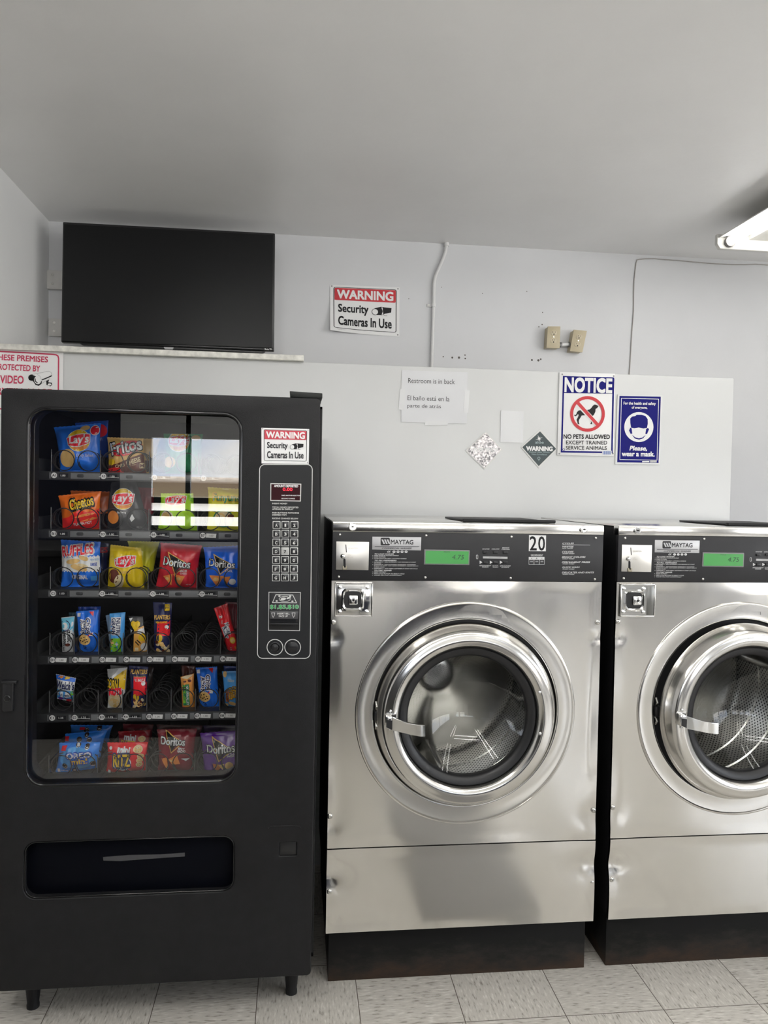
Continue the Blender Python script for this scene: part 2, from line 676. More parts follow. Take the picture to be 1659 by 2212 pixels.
M_wallb = mat('painted_wall', (.66, .667, .685), .42, vary=.03, vscale=2.5, bump=.05, bscale=35)
M_walll = mat('painted_side_wall', (.82, .825, .83), .45, vary=.03, vscale=2.5, bump=.05, bscale=35)
M_part = mat('painted_partition', (.63, .64, .64), .36, vary=.02, vscale=3, bump=.03, bscale=25)
M_ceil = mat('ceiling_gloss_paint', (.90, .895, .885), .36, vary=.03, vscale=2, bump=.08, bscale=22)
M_navywall = mat('navy_paint', (.03, .035, .07), .5)
M_floor = floor_mat()
M_pvc = mat('white_paint', (.74, .74, .74), .4)
M_ivory = mat('ivory_plastic', (.50, .43, .29), .4)
M_ivoryd = mat('ivory_receptacle', (.55, .48, .34), .35)
M_tube = mat('lit_tube', (1, 1, 1), .4, emit=(1, .99, .97), estr=TUBE)
M_enam = mat('white_enamel', (.75, .74, .70), .35)

# ------------------------------------------------------------------ the room
RX1 = 5.0
LX2 = -4.6
LEND = .45


def wall(name, *b, m=M_wallb):
    mb = MB()
    mb.box(*b, m)
    return structure(mb.build(name, smooth=0))


wall('floor', LX2 - .1, RX1 + .1, FRONT_Y - .1, WALL_Y + .1, -.1, 0, m=M_floor)
wall('ceiling', LX2 - .1, RX1 + .1, FRONT_Y - .1, WALL_Y + .1, CEIL, CEIL + .1, m=M_ceil)
mb = MB()
mb.box(LEFT_X - .1, RX1 + .1, WALL_Y, WALL_Y + .1, 0, CEIL, M_wallb)
M_hole = mat('old_anchor_hole', (.10, .09, .08), .7)
for u, v, r in ((957.5, 770.5, 1.5), (977, 772.5, 2.2), (991.5, 772.5, 2.6), (1004.5, 767, 1.6), (1005, 774.5, 1.8), (1149, 777.7, 2.2), (1163, 778.5, 2.6), (1168, 776, 2), (1138, 629.5, 1), (1172, 675, 1.2), (1171, 701, 1.6), (1164, 706, 1.4), (883, 645.5, 1), (954, 620.5, .9), (1042, 634, .9)):
    p = P(u, v, WALL_Y)
    k = r / FPX * (WALL_Y - CAM.y)
    mb.lathe([(k, -.0002), (k * .6, -.0006), (0, -.0006)], M_hole, p, 9)
structure(mb.build('wall_back', smooth=0))
mb = MB()
mb.box(LEFT_X - .1, LEFT_X, LEND, WALL_Y, 0, CEIL, M_walll)
mb.box(LX2, LEFT_X - .1, LEND, LEND + .1, 0, CEIL, M_walll)
structure(mb.build('wall_left', smooth=0))
wall('wall_far_left', LX2 - .1, LX2, FRONT_Y - .1, LEND, 0, CEIL, m=M_walll)
mb = MB()
for b in ((FRONT_Y - .1, -6.4, 0, CEIL), (-1.1, WALL_Y, 0, CEIL), (-6.4, -1.1, 0, .9), (-6.4, -1.1, 2.35, CEIL)):
    mb.box(RX1, RX1 + .1, b[0], b[1], b[2], b[3], M_wallb)
structure(mb.build('wall_right', smooth=0))
mb = MB()
mb.box(RX1 + .045, RX1 + .055, -6.4, -1.1, .9, 2.35, M_window)  # unseen side window, added to brighten the left wall
w_ = structure(mb.build('window_5', smooth=0))
mb = MB()
for y in (-4.63, -2.86):
    mb.box(RX1 + .03, RX1 + .07, y - .03, y + .03, .9, 2.35, mat('dark_frame', (.05, .06, .06), .4))
mb.build('window_rail', w_, 0)
# the low partition the washers back onto
mb = MB()
mb.box(LEFT_X, 1.765, .80, .84, 0, 2.066, M_part, .003)
structure(mb.build('wall_partition'))
# shop front behind the camera with its windows
mb = MB()
for a, b, m in ((LX2, -2.35, M_navywall), (-2.35, PANES[0][0], M_walll), (PANES[3][1], RX1, M_walll)):
    mb.box(a, b, FRONT_Y - .1, FRONT_Y, 0, CEIL, m)
for k in range(3):
    mb.box(PANES[k][1], PANES[k + 1][0], FRONT_Y - .1, FRONT_Y, 0, CEIL, mat('dark_frame', (.05, .06, .06), .4))
mb.box(PANES[0][0], PANES[3][1], FRONT_Y - .1, FRONT_Y, WZ1, CEIL, M_walll)
for (a, b), z in zip(PANES, SILL):
    mb.box(a, b, FRONT_Y - .1, FRONT_Y, 0, z, M_navywall if z > .5 else M_walll)
structure(mb.build('wall_front', smooth=0))
for k, (a, b) in enumerate(PANES):
    mb = MB()
    mb.box(a, b, FRONT_Y - .055, FRONT_Y - .045, SILL[k], WZ1, M_window)
    w_ = structure(mb.build('window_%d' % (k + 1), smooth=0))
    mb = MB()
    fm = mat('dark_frame', (.05, .06, .06), .4)
    for z0, z1 in ((1.36, 1.436), (1.19, 1.262), (1.0, 1.07)):
        mb.box(a, b, FRONT_Y - .08, FRONT_Y - .02, z0, z1, fm)
    mb.build('window_rail', w_, 0)

# ------------------------------------------------------------------ added out-of-view things for the glass and steel to reflect
ic = empty('reflected_counter', (-1.0, -3.1, 0), 'added unseen black counter with a dark top and white end, standing opposite the vending machine', 'counter')  # unseen stand-in for the dark row mirrored in the vending glass
mb = MB()
mb.box(-2.3, .12, -3.55, -2.68, .0, 1.12, mat('counter_black', (.02, .02, .022), .5), .01)
mb.build('cabinet', ic)
mb = MB()
mb.box(-2.33, .50, -3.58, -2.65, 1.12, 1.16, mat('counter_top', (.05, .05, .052), .4), .006)
mb.build('worktop', ic)
mb = MB()
mb.box(.12, .48, -3.54, -2.68, .0, 1.12, mat('counter_white', (.72, .72, .71), .4), .006)  # white end added as a bright band for the steel to reflect
mb.build('end_cabinet', ic, label='white end cabinet')
for x, y, nm in ((1.02, -2.75, 'added unseen white post nearest the counter, between it and the side window'), (1.48, -2.75, 'added unseen white post farther from the counter')):
    mb = MB()
    mb.box(x, x + .11, y - .11, y, 0, CEIL - .001, mat('post_white', (.74, .74, .73), .45), .004)  # invented posts, pale streaks for the washer steel to mirror
    tag(mb.build('reflection_post'), nm, 'post', 'added white posts opposite the washers')

mb = MB()
mb.box(.36, .80, -1.85, -.34, .0, .009, mat('mat_rubber', (.27, .26, .25), .7, bump=.3, bscale=150), .003)  # unseen mat, added to put a darker band into the lower panels
tag(mb.build('floor_mat'), 'added unseen grey rubber floor mat lying before the first washer', 'mat')
lc = empty('reflection_cart', (.82, -2.3, 0), 'added unseen navy canvas laundry cart on casters, standing beside the black counter', 'cart')  # unseen cart, added as a dark shape in the washer fronts
mb = MB()
M_canvas = mat('navy_canvas', (.02, .025, .05), .8, bump=.2, bscale=200)
t_, b_ = rrpts(.50, -2.62, 1.14, -2.06, .06, 4), rrpts(.56, -2.56, 1.08, -2.12, .06, 4)
n = len(t_)
mb.add([(x, y, .84) for x, y in t_] + [(x, y, .16) for x, y in b_], [(k, (k + 1) % n, n + (k + 1) % n, n + k) for k in range(n)] + [tuple(range(n, 2 * n))], M_canvas)
mb.build('canvas_bag', lc)
mb = MB()
mb.tube([(x, y, .845) for x, y in t_ + t_[:1]], .012, M_screw, 8)
for x, y in ((.56, -2.56), (1.08, -2.56), (.56, -2.12), (1.08, -2.12)):
    mb.tube([(x, y, .12), (x + (.03 if x > .8 else -.03), y + (.03 if y > -2.3 else -.03), .845)], .010, M_screw, 8)
mb.tube([(x, y, .14) for x, y in b_ + b_[:1]], .012, M_screw, 8)
mb.build('frame', lc)
for x, y in ((.58, -2.54), (1.06, -2.54), (.58, -2.14), (1.06, -2.14)):
    mb = MB()
    mb.lathe([(0, -.013), (.048, -.013), (.052, -.008), (.052, .008), (.048, .013), (0, .013)], M_rubber, (x, y, .052), 20, 'x')
    mb.tube([(x, y, .06), (x, y, .14)], .008, M_screw, 8)
    mb.build('caster', lc)

# ------------------------------------------------------------------ ceiling lights


def fixture(x0, x1, y0, y1, label, rw=.055, tube=None):
    """two-tube strip light, long in y or in x"""
    cx, cy = (x0 + x1) / 2, (y0 + y1) / 2
    along_y = (y1 - y0) > (x1 - x0)
    root = empty('fluorescent_light', (cx, cy, CEIL), label, 'light fixture', 'fluorescent strip lights on the ceiling')
    L = (y1 - y0) if along_y else (x1 - x0)
    Wd = (x1 - x0) if along_y else (y1 - y0)
    M = Matrix.Translation((cx, cy, CEIL)) @ (Matrix() if along_y else Matrix.Rotation(R(90), 4, 'Z'))

    def q(x, y, z):
        return M @ Vector((x, y, z))
    mb = MB()
    mb.box(-.055, .055, -L / 2, L / 2, -.075, 0, M_enam, .003, M=M)
    mb.build('housing', root)
    mb = MB()
    for s in (-1, 1):
        mb.prism([q(s * .05, -L / 2 + .01, -.05), q(s * .056, -L / 2 + .01, -.05), q(s * (Wd / 2 - rw), -L / 2 + .01, -.070), q(s * (Wd / 2 - rw - .002), -L / 2 + .01, -.074)],
                 M.to_3x3() @ Vector((0, L - .02, 0)), M_enam)
    mb.build('reflector', root)
    for e_ in (-1, 1):
        mb = MB()
        y = e_ * L / 2
        pts = [(x * Wd / 2, z) for x, z in ((-1, -.055), (1, -.055), (1, -.10), (.93, -.122), (-.93, -.122), (-1, -.10))]
        mb.prism([q(x, y - .012, z) for x, z in pts], M.to_3x3() @ Vector((0, .024, 0)), M_enam, .003)
        mb.build('end_plate', root)
    for s in (-1, 1):
        x = s * (Wd / 2 - .055)
        mb = MB()
        mb.cyl(q(x, -L / 2 + .03, -.092), q(x, L / 2 - .03, -.092), .0165, tube or M_tube, 16)
        t_ = mb.build('tube', root)
        for e_ in (-1, 1):
            mb = MB()
            mb.cyl(q(x, e_ * (L / 2 - .012), -.092), q(x, e_ * (L / 2 - .032), -.092), .024, mat('socket_grey', (.22, .21, .20), .4), 16)
            mb.build('tube_socket', root)
    return root


fixture(1.80, 2.22, -1.40, 1.04, 'white two-tube fluorescent strip light on the ceiling near the right edge, running toward the viewer', .004, mat('dimmed_tube', (1, 1, 1), .4, emit=(1, .99, .97), estr=TUBE * .5))  # tubes dimmed to even out the light along the partition
fixture(-.52, 1.72, -2.1, -1.72, 'white two-tube fluorescent strip light on the ceiling, running across above the floor before the washers', tube=mat('cross_tube', (1, 1, 1), .4, emit=(1, .99, .97), estr=TUBE * .95))
fixture(-.98, -.6, -3.1, -.75, 'white two-tube fluorescent strip light on the ceiling above the floor before the vending machine', tube=mat('bright_tube', (1, 1, 1), .4, emit=(1, .99, .97), estr=TUBE * 1.7))
fixture(1.80, 2.22, -4.3, -1.85, 'added white two-tube fluorescent strip light on the ceiling behind the one near the right edge', .02)  # unseen fixture added for more light on the floor
# ------------------------------------------------------------------ shelf, television, wall boards
mb = MB()
M_shelf = mat('chipped_white_paint', (.70, .69, .64), .5, vary=.22, vscale=38)
mb.box(LEFT_X + .002, -.089, .772, WALL_Y - .004, 2.0665, 2.089, M_shelf, .002)
tag(mb.build('wall_shelf'), 'long white painted board shelf with chipped edge under the television', 'shelf')

TVY = 1.3
c1 = crop(0, 440, 2.5136, TVY)
tv = empty('television', (-.70, TVY + .02, 2.19), 'black flat-screen television above the board shelf by the left corner', 'television')
tq = [(341, 98), (1493, 160), (1487, 800), (331, 752)]
mb = MB()
mb.prism([c1(x, y, 0) for x, y in tq], (0, .035, 0), M_blacks, .004)
mb.prism([c1(x, y, -.03) for x, y in ((500, 250), (1300, 280), (1300, 700), (500, 680))], (0, .06, 0), M_blacks, .01)
mb.build('casing', tv)
mb = MB()
M_screen = mat('tv_screen', (.007, .0075, .008), .32, spec=.2)
mb.prism([c1(x, y, .0015) for x, y in ((349, 112), (1482, 171), (1477, 782), (340, 742))], (0, .002, 0), M_screen)
mb.build('screen', tv)
mb = MB()
mb.prism([c1(x, y, .004) for x, y in ((334, 741), (1484, 781), (1487, 801), (331, 753))], (0, .014, 0), M_blackg, .0065)
strip = mb.build('bottom_strip', tv, label='glossy black strip along the bottom')
mb = MB()
mb.flat(c1, TL('Roku TV', 1438, 787, 1476, 796, rot=2, bold=.02), M_white, .0062)
mb.build('lettering', strip)
mb = MB()
mb.prism([c1(x, y, .004) for x, y in ((888, 778), (944, 780), (936, 793), (896, 791))], (0, .012, 0), mat('sensor_grey', (.45, .45, .46), .3), .002)
mb.build('sensor', strip)
mb = MB()
mb.prism([c1(x, y, -.005) for x, y in ((420, 752), (1440, 800), (1420, 812), (445, 766))], (0, .03, 0), M_blacks, .003)
mb.build('lower_casing', tv)
mb = MB()
mb.box(-.80, -.60, TVY + .06, WALL_Y - .025, 2.35, 2.60, M_blacks, .004)
mb.build('wall_bracket', tv)
M_board = mat('painted_board', (.66, .65, .63), .5, vary=.05, vscale=20)
for nm, y0, y1, xx in (('upper', 360, 462, 254), ('lower', 622, 718, 263)):
    q0, q1 = crop(0, 440, 2.5136, WALL_Y - .022)(xx, y0), crop(0, 440, 2.5136, WALL_Y - .022)(xx, y1)
    mb = MB()
    mb.box(q0.x, -.24, WALL_Y - .024, WALL_Y - .001, q1.z, q0.z, M_board, .003)
    bd = tag(mb.build('mounting_board'), nm + ' of the two pale boards screwed to the wall behind the television', 'board', 'boards behind the television')
    for k in (.25, .72):
        mb = MB()
        p = Vector((q0.x + .028, WALL_Y - .0245, q0.z + (q1.z - q0.z) * k))
        mb.cyl(p + Vector((0, -.002, 0)), p, .006, M_screw, 12)
        mb.build('screw', bd)

# ------------------------------------------------------------------ signs


def camera_symbol(mb, mp, x0, y0, x1, y1, off):
    w, h = x1 - x0, y1 - y0

    def q(a, b):
        return (x0 + a * w, y0 + b * h)
    mb.flat(mp, PG(q(.58, .06), q(1, .10), q(.98, .60), q(.62, .80)), M_black, off)
    mb.flat(mp, PG(q(.14, .22), q(.46, .02), q(.60, .04), q(.64, .82), q(.50, .95), q(.2, .95)), M_black, off)
    mb.flat(mp, PG(q(.48, .10), q(.545, .08), q(.585, .85), q(.50, .90), q(.56, .5)), M_white, off + .0004)
    mb.flat(mp, ELL(*q(.17, .62), .17 * w, .36 * h), M_black, off + .0004)
    mb.flat(mp, ELL(*q(.17, .62), .145 * w, .31 * h), M_white, off + .0008)
    mb.flat(mp, STROKE([q(.56, .86), q(.66, .98), q(.78, .99)], .035 * h), M_black, off)


def warning_sign(mp, quad, label, faded=False, curl=False, group='security camera warning signs'):
    """quad in crop coordinates; layout in fractions of the quad"""
    tl, tr, br, bl = [Vector(q) for q in quad]

    def f(u, v):
        p = (tl * (1 - u) + tr * u) * (1 - v) + (bl * (1 - u) + br * u) * v
        return p.x, p.y

    def mq(u, v, off=0):
        x, y = f(u, v)
        lift = 0
        if curl:
            d = max(0, (1 - u) * .9 + v * .75 - 1.05)
            lift = .11 * d * d
        return mp(x, y, off + lift)
    mb = MB()
    n = 14
    vs, fs = [], []
    for j in range(n + 1):
        for i in range(n + 1):
            vs.append(mq(i / n, j / n, .002))
    for j in range(n):
        for i in range(n):
            a = j * (n + 1) + i
            fs.append((a, a + 1, a + n + 2, a + n + 1))
    o2 = len(vs)
    vs += [v + Vector((0, .0012, 0)) for v in vs[:o2]]
    fs += [tuple(k + o2 for k in f_[::-1]) for f_ in fs]
    mb.add(vs, fs, M_white)
    for u, v in ((.025, .03), (.975, .03), (.975, .965)):
        mb.flat(mq, ELL(u, v, .011, .016, 10), M_grey, .0026)
    o = tag(mb.build('security_sign'), label, 'sign', group)
    blk = mat('faded_black', (.035, .035, .04), .5, spec=.25) if faded else M_black
    red = mat('faded_red', (.50, .035, .06), .4) if faded else M_red
    mb = MB()
    b0 = rrpts(.055, .05, .95, .92, .03, 4)
    mb.flat(mq, STROKE(b0, .011, True), blk, .0026, .15)
    mb.build('border', o)
    mb = MB()
    mb.flat(mq, PG(*rrpts(.064, .062, .943, .318, .02, 3)[:14], (.064, .318), *rrpts(.064, .062, .943, .318, .02, 3)[-7:]), red, .0028, .15)
    mb.build('header_band', o, label='red band across the top')
    mb = MB()
    mb.flat(mq, TL('WARNING', .105, .105, .905, .28, bold=.045), M_white, .0034, .2)
    mb.flat(mq, TL('Security', .12, .40, .55, .615, bold=.035), blk, .003, .2)
    mb.flat(mq, TL('Cameras In Use', .12, .66, .885, .845, bold=.035), blk, .003, .2)
    mb.flat(mq, TL('MADE IN USA', .10, .945, .22, .958), M_grey, .003)
    mb.build('lettering', o)
    mb = MB()
    camera_symbol(mb, mq, .60, .41, .885, .595, .003)
    mb.build('camera_symbol', o)
    return o


c2 = crop(640, 500, 3.606, WALL_Y - .001)
warning_sign(c2, [(263, 415), (805, 437), (803, 820), (262, 782)], 'red and white security camera sign curling off the wall beside the conduit', curl=True)

# left sign, cut by the vending machine's top
c3 = crop(0, 740, 11.06, .798)
mb = MB()
mb.prism([c3(x, y, .0018) for x, y in ((-600, 60), (1520, 190), (1500, 1720), (-610, 1700))], (0, .0012, 0), M_white)
pr = tag(mb.build('premises_sign'), 'white and crimson video surveillance sign partly hidden behind the vending machine top', 'sign')
mb = MB()
bp = [(1270, 285), (1345, 295), (1390, 325), (1405, 380), (1395, 1600), (-480, 1580), (-480, 185), (0, 215), (600, 245)]
mb.flat(c3, STROKE(bp, 32, True), M_crimson, .0026)
mb.build('border', pr)
mb = MB()
mb.flat(c3, T('THESE PREMISES', 496, 375, 1310, 135, rot=3.0, bold=.028), M_crimson, .003)
mb.flat(c3, T('PROTECTED BY', 430, 600, 1065, 140, rot=2.8, bold=.03), M_crimson, .003)
mb.flat(c3, T('VIDEO', 290, 885, 555, 185, rot=1.8, bold=.03), M_crimson, .003)
mb.flat(c3, T('SURVEILLANCE', 440, 1180, 1600, 170, rot=1.8, bold=.03), M_crimson, .003)
mb.build('lettering', pr)
mb = MB()
mb.flat(c3, ELL(765, 840, 85, 75), M_black, .003)
mb.flat(c3, PG((740, 765), (850, 800), (1005, 930), (1000, 985), (930, 1038), (850, 1010), (790, 915), (700, 900)), M_black, .003)
mb.flat(c3, PG((780, 770), (1160, 690), (1230, 720), (1250, 790), (1000, 910), (900, 830)), M_white, .0034)
mb.flat(c3, STROKE([(760, 768), (1165, 688), (1225, 715), (1248, 785)], 7), M_grey, .0038)
mb.flat(c3, STROKE([(1010, 895), (1110, 855), (1245, 795)], 26), M_black, .0038)
mb.flat(c3, STROKE([(890, 755), (970, 815), (1000, 900)], 5), M_grey, .0038)
mb.flat(c3, ELL(905, 905, 80, 95, rot=-25), M_white, .0036)
mb.flat(c3, STROKE([(845, 860), (855, 930), (905, 970)], 22), M_black, .004)
mb.flat(c3, STROKE([(1000, 985), (1200, 860)], 6), M_grey, .0038)
mb.flat(c3, PG((1110, 920), (1180, 885), (1160, 950), (1240, 960), (1255, 1010), (1210, 1050), (1115, 1010)), M_black, .003)
mb.flat(c3, ELL(1190, 1005, 45, 25), M_white, .0036)
mb.build('camera_symbol', pr)

# notice sign
c5 = crop(1180, 780, 3.463, .798)
mb = MB()
mb.prism([c5(*q, .0035) for q in ((97, 83), (512, 95), (503, 712), (80, 705))], (0, .003, 0), M_white, .0006)
for q in ((117, 100), (502, 113), (495, 692), (95, 693)):
    mb.flat(c5, ELL(*q, 6, 6, 12), M_grey, .0042)
ns = tag(mb.build('notice_sign'), 'blue and white no pets notice sign with red crossed-out dog', 'sign')
mb = MB()
mb.flat(c5, STROKE([(128, 118), (500, 130), (488, 684), (112, 678)], 12, True), M_blue, .0042)
mb.flat(c5, PG((122, 125), (132, 113), (496, 123), (507, 135), (503, 245), (120, 240)), M_blue, .0044)
mb.build('blue_border', ns, label='blue band and border')
mb = MB()
mb.flat(c5, T('NOTICE', 312, 182, 350, 103, rot=1.5, bold=.05), M_white, .0052)
mb.build('heading', ns)
mb = MB()
mb.flat(c5, T('NO PETS ALLOWED', 300, 566, 345, 32, rot=.4, bold=.03), M_black, .0046)
mb.flat(c5, T('EXCEPT TRAINED', 299, 610, 307, 28, rot=.4, bold=.01), M_black, .0046)
mb.flat(c5, T('SERVICE ANIMALS', 297, 650, 305, 28, rot=.4, bold=.01), M_black, .0046)
mb.flat(c5, RING(128, 662, 9, 9, 3, 16), M_blue, .0046)
mb.build('lettering', ns)
mb = MB()
dog = [(388, 338), (372, 328), (358, 326), (345, 335), (335, 350), (322, 362), (290, 370), (255, 367), (236, 372), (226, 385), (222, 398), (214, 405), (208, 400), (206, 408), (216, 414), (228, 406), (234, 396), (240, 405), (232, 425), (224, 440), (230, 455), (232, 470), (246, 473), (240, 458), (241, 442), (252, 425), (262, 408), (290, 406), (320, 412), (330, 440), (332, 460), (326, 470), (340, 473), (338, 445), (342, 415), (355, 400), (364, 380), (366, 358), (376, 354)]
mb.flat(c5, PG(*dog), M_black, .0046)
mb.build('dog_symbol', ns)
mb = MB()
mb.flat(c5, RING(305, 396, 130, 133, 23), M_red, .0054)
mb.flat(c5, STROKE([(222, 310), (382, 478)], 36), M_white, .0050)
mb.flat(c5, STROKE([(225, 305), (385, 482)], 24), M_red, .0056)
mb.build('prohibition_ring', ns)
mb = MB()
mb.flat(c5, RECT(415, 671, 486, 703), M_white, .0048)
for k in range(13):
    mb.flat(c5, RECT(419 + k * 4.8, 674, 421 + k * 4.8 + (k * 7 % 3), 699), mat('barcode_blue', (.12, .2, .5), .5), .0052)
mb.build('barcode', ns)

# mask sign
mb = MB()
mb.prism([c5(*q, .002) for q in ((533, 250), (868, 256), (848, 775), (514, 772))], (0, .0015, 0), mat('clear_sleeve', (.74, .75, .75), .2))
ms = tag(mb.build('mask_sign'), 'blue please wear a mask sign with white masked face', 'sign')
mb = MB()
mb.flat(c5, PG((546, 261), (855, 267), (838, 762), (529, 757)), M_blue, .0026)
mb.flat(c5, STROKE([(560, 279), (838, 285), (826, 741), (548, 737)], 4, True), M_white, .003)
mb.flat(c5, PG((529, 742), (838, 746), (838, 762), (529, 757)), M_blue, .0032)
mb.build('poster', ms)
mb = MB()
mb.flat(c5, T('For the health and safety', 696, 320, 240, 27, rot=.8, bold=.03), M_white, .0034)
mb.flat(c5, T('of everyone,', 695, 350, 116, 25, rot=.8, bold=.03), M_white, .0034)
mb.build('heading', ms)
mb = MB()
mb.flat(c5, T('Please,', 688, 655, 128, 37, rot=1, bold=.045, shear=.22), M_white, .0034)
mb.flat(c5, T('wear a mask.', 685, 695, 243, 34, rot=.8, bold=.05), M_white, .0034)
mb.flat(c5, RECT(715, 748, 768, 757), M_white, .0036)
mb.flat(c5, RECT(775, 746, 822, 759), M_white, .0036)
for k in range(9):
    mb.flat(c5, RECT(778 + k * 4.7, 747, 780 + k * 4.7, 758), M_grey, .004)
mb.build('lettering', ms)
mb = MB()
mb.flat(c5, ELL(690, 494, 109, 112), M_white, .0034)
mb.flat(c5, PG((625, 430), (640, 415), (662, 412), (675, 402), (710, 402), (740, 412), (756, 435), (757, 470), (750, 500), (725, 505), (690, 497), (655, 503), (632, 498), (626, 465)), M_blue, .0038)
mb.flat(c5, PG((626, 497), (636, 505), (641, 543), (628, 545), (616, 520)), M_blue, .0038)
mb.flat(c5, PG((757, 500), (766, 510), (752, 545), (738, 546), (744, 508)), M_blue, .0038)
mb.flat(c5, PG((636, 550), (665, 572), (690, 578), (715, 573), (742, 552), (722, 578), (692, 588), (660, 580)), M_blue, .0038)
mb.build('masked_face_symbol', ms)

# paper notice and blank sheet
c4 = crop(850, 780, 4.1475, .7985)
M_paper = mat('printer_paper', (.69, .70, .72), .6)
M_tape = mat('clear_tape', (.73, .74, .75), .22)
mb = MB()
mb.prism([c4(*q, .0010) for q in ((76, 82), (664, 100), (657, 562), (68, 545))], (0, .0007, 0), M_paper)
pn = tag(mb.build('paper_notice'), 'white paper notice with restroom directions taped to the white partition', 'notice')
mb = MB()
M_ink = mat('faint_ink', (.06, .06, .065), .6)
mb.flat(c4, T('Restroom is in back', 340, 180, 418, 44, rot=1.6), M_ink, .0014)
mb.build('english_lettering', pn)
mb = MB()
mb.flat(c4, T('El baño está en la', 313, 335, 376, 42, rot=1.8), M_ink, .0014)
mb.flat(c4, T('parte de atrás', 274, 408, 302, 44, rot=1.4), M_ink, .0014)
mb.build('spanish_lettering', pn)
for q in (((640, 262), (683, 263), (668, 465), (626, 461)), ((282, 536), (487, 530), (485, 574), (281, 577)), ((60, 250), (105, 255), (95, 440), (45, 435))):
    mb = MB()
    mb.prism([c4(*k, .0016) for k in q], (0, .0012, 0), M_tape)
    mb.build('tape', pn)
mb = MB()
mb.prism([c4(*q, .0012) for q in ((962, 441), (1165, 448), (1160, 733), (956, 727))], (0, .001, 0), M_tape)
mb.flat(c4, STROKE([(975, 456), (1150, 462), (1146, 716), (970, 711)], 5, True), M_paper, .0016)
bs = tag(mb.build('clear_sheet'), 'faded blank white sheet in a clear sleeve above the two diamond stickers', 'sheet')

# diamond stickers
M_foil = mat('worn_foil', (.5, .5, .5), .25, .9)
fm = M_foil.node_tree
vz = fm.nodes.new('ShaderNodeTexNoise'); vz.inputs['Scale'].default_value = 120; vz.inputs['Detail'].default_value = 7
vr = fm.nodes.new('ShaderNodeValToRGB'); vr.color_ramp.elements[0].position = .36; vr.color_ramp.elements[1].position = .60
vr.color_ramp.elements[0].color = (.12, .12, .125, 1); vr.color_ramp.elements[1].color = (.62, .59, .59, 1)
ft = fm.nodes.new('ShaderNodeTexCoord')
fm.links.new(ft.outputs['Object'], vz.inputs[0]); fm.links.new(vz.outputs[0], vr.inputs[0]); fm.links.new(vr.outputs[0], fm.nodes['Principled BSDF'].inputs['Base Color'])
mb = MB()
mb.prism([c4(*q, .0014) for q in ((828, 632), (975, 792), (815, 970), (643, 800))], (0, .001, 0), mat('pale_sticker', (.70, .70, .68), .4))
mb.flat(c4, PG((826, 642), (962, 792), (816, 955), (658, 800)), M_foil, .0018)
ds = tag(mb.build('diamond_sticker'), 'silvery worn diamond warning sticker under the blank sheet', 'sticker', 'diamond security stickers')
mb = MB()
mb.flat(c4, T('ADVERTENCIA', 815, 796, 246, 32, rot=0, bold=.05), M_white, .0022)
mb.build('lettering', ds)
mb = MB()
mb.prism([c4(*q, .0014) for q in ((1312, 610), (1467, 785), (1300, 959), (1141, 770))], (0, .001, 0), mat('pale_sticker', (.70, .70, .68), .4))
mb.flat(c4, PG((1312, 630), (1456, 786), (1300, 941), (1153, 771)), mat('slate_sticker', (.035, .055, .06), .35), .0018)
dd = tag(mb.build('diamond_sticker'), 'dark slate diamond warning sticker left of the no pets sign', 'sticker', 'diamond security stickers')
mb = MB()
mb.flat(c4, T('WARNING', 1306, 785, 232, 38, rot=1, bold=.06), M_white, .0022)
M_tl = mat('sticker_teal', (.35, .45, .46), .4)
mb.flat(c4, T('Premises Under 24 Hour', 1306, 816, 186, 15, rot=1), M_tl, .0022)
mb.flat(c4, T('Video Surveillance', 1305, 836, 140, 14, rot=1), M_tl, .0022)
mb.flat(c4, T('aloe', 1306, 728, 76, 24, rot=1, bold=.01), M_tl, .0022)
mb.flat(c4, RING(1301, 871, 13, 13, 4, 16), M_tl, .0022)
mb.flat(c4, STROKE([(1301, 884), (1301, 896)], 4), M_tl, .0022)
mb.build('lettering', dd)
mb = MB()
for a in range(4):
    s_, c_ = math.sin(R(a * 45 + 20)), math.cos(R(a * 45 + 20))
    L_ = 36 if a % 2 == 0 else 22
    mb.flat(c4, PG((1303 - s_ * L_, 695 - c_ * L_), (1303 + c_ * 4, 695 - s_ * 4), (1303 + s_ * L_, 695 + c_ * L_), (1303 - c_ * 4, 695 + s_ * 4)), M_white, .0022 + a * .0001)
mb.build('star_symbol', dd)

# ------------------------------------------------------------------ conduit, cable, outlets
c2 = crop(640, 500, 3.606, WALL_Y - .012)
pts = [(1170, 72), (1169, 110), (1164, 155), (1150, 195), (1132, 240), (1112, 285), (1095, 322), (1082, 355), (1075, 390), (1072, 440), (1070, 560), (1066, 700), (1060, 900), (1054, 1100)]
mb = MB()
mb.tube([c2(*q) for q in pts] + [c2(1052, 1150) + Vector((0, 0, -.1))], .0088, M_pvc, 12)
cd = tag(mb.build('conduit_pipe'), 'white painted conduit pipe bending up the wall to the ceiling', 'pipe')
mb = MB()
p = c2(1170, 72); p.z = CEIL
mb.cyl(p, p + Vector((0, 0, -.016)), .0135, M_pvc, 14)
mb.build('coupling', cd)
mb = MB()
p = c2(1069, 575)
mb.lathe([(.0092, -.009), (.0115, -.009), (.0115, .009), (.0092, .009)], M_pvc, p, 16, 'z')
mb.box(p.x - .034, p.x - .006, p.y + .006, p.y + .0115, p.z - .008, p.z + .008, M_pvc, .001)
mb.cyl(p + Vector((-.024, .003, 0)), p + Vector((-.024, .008, 0)), .004, M_screw, 10)
mb.build('strap_clamp', cd)

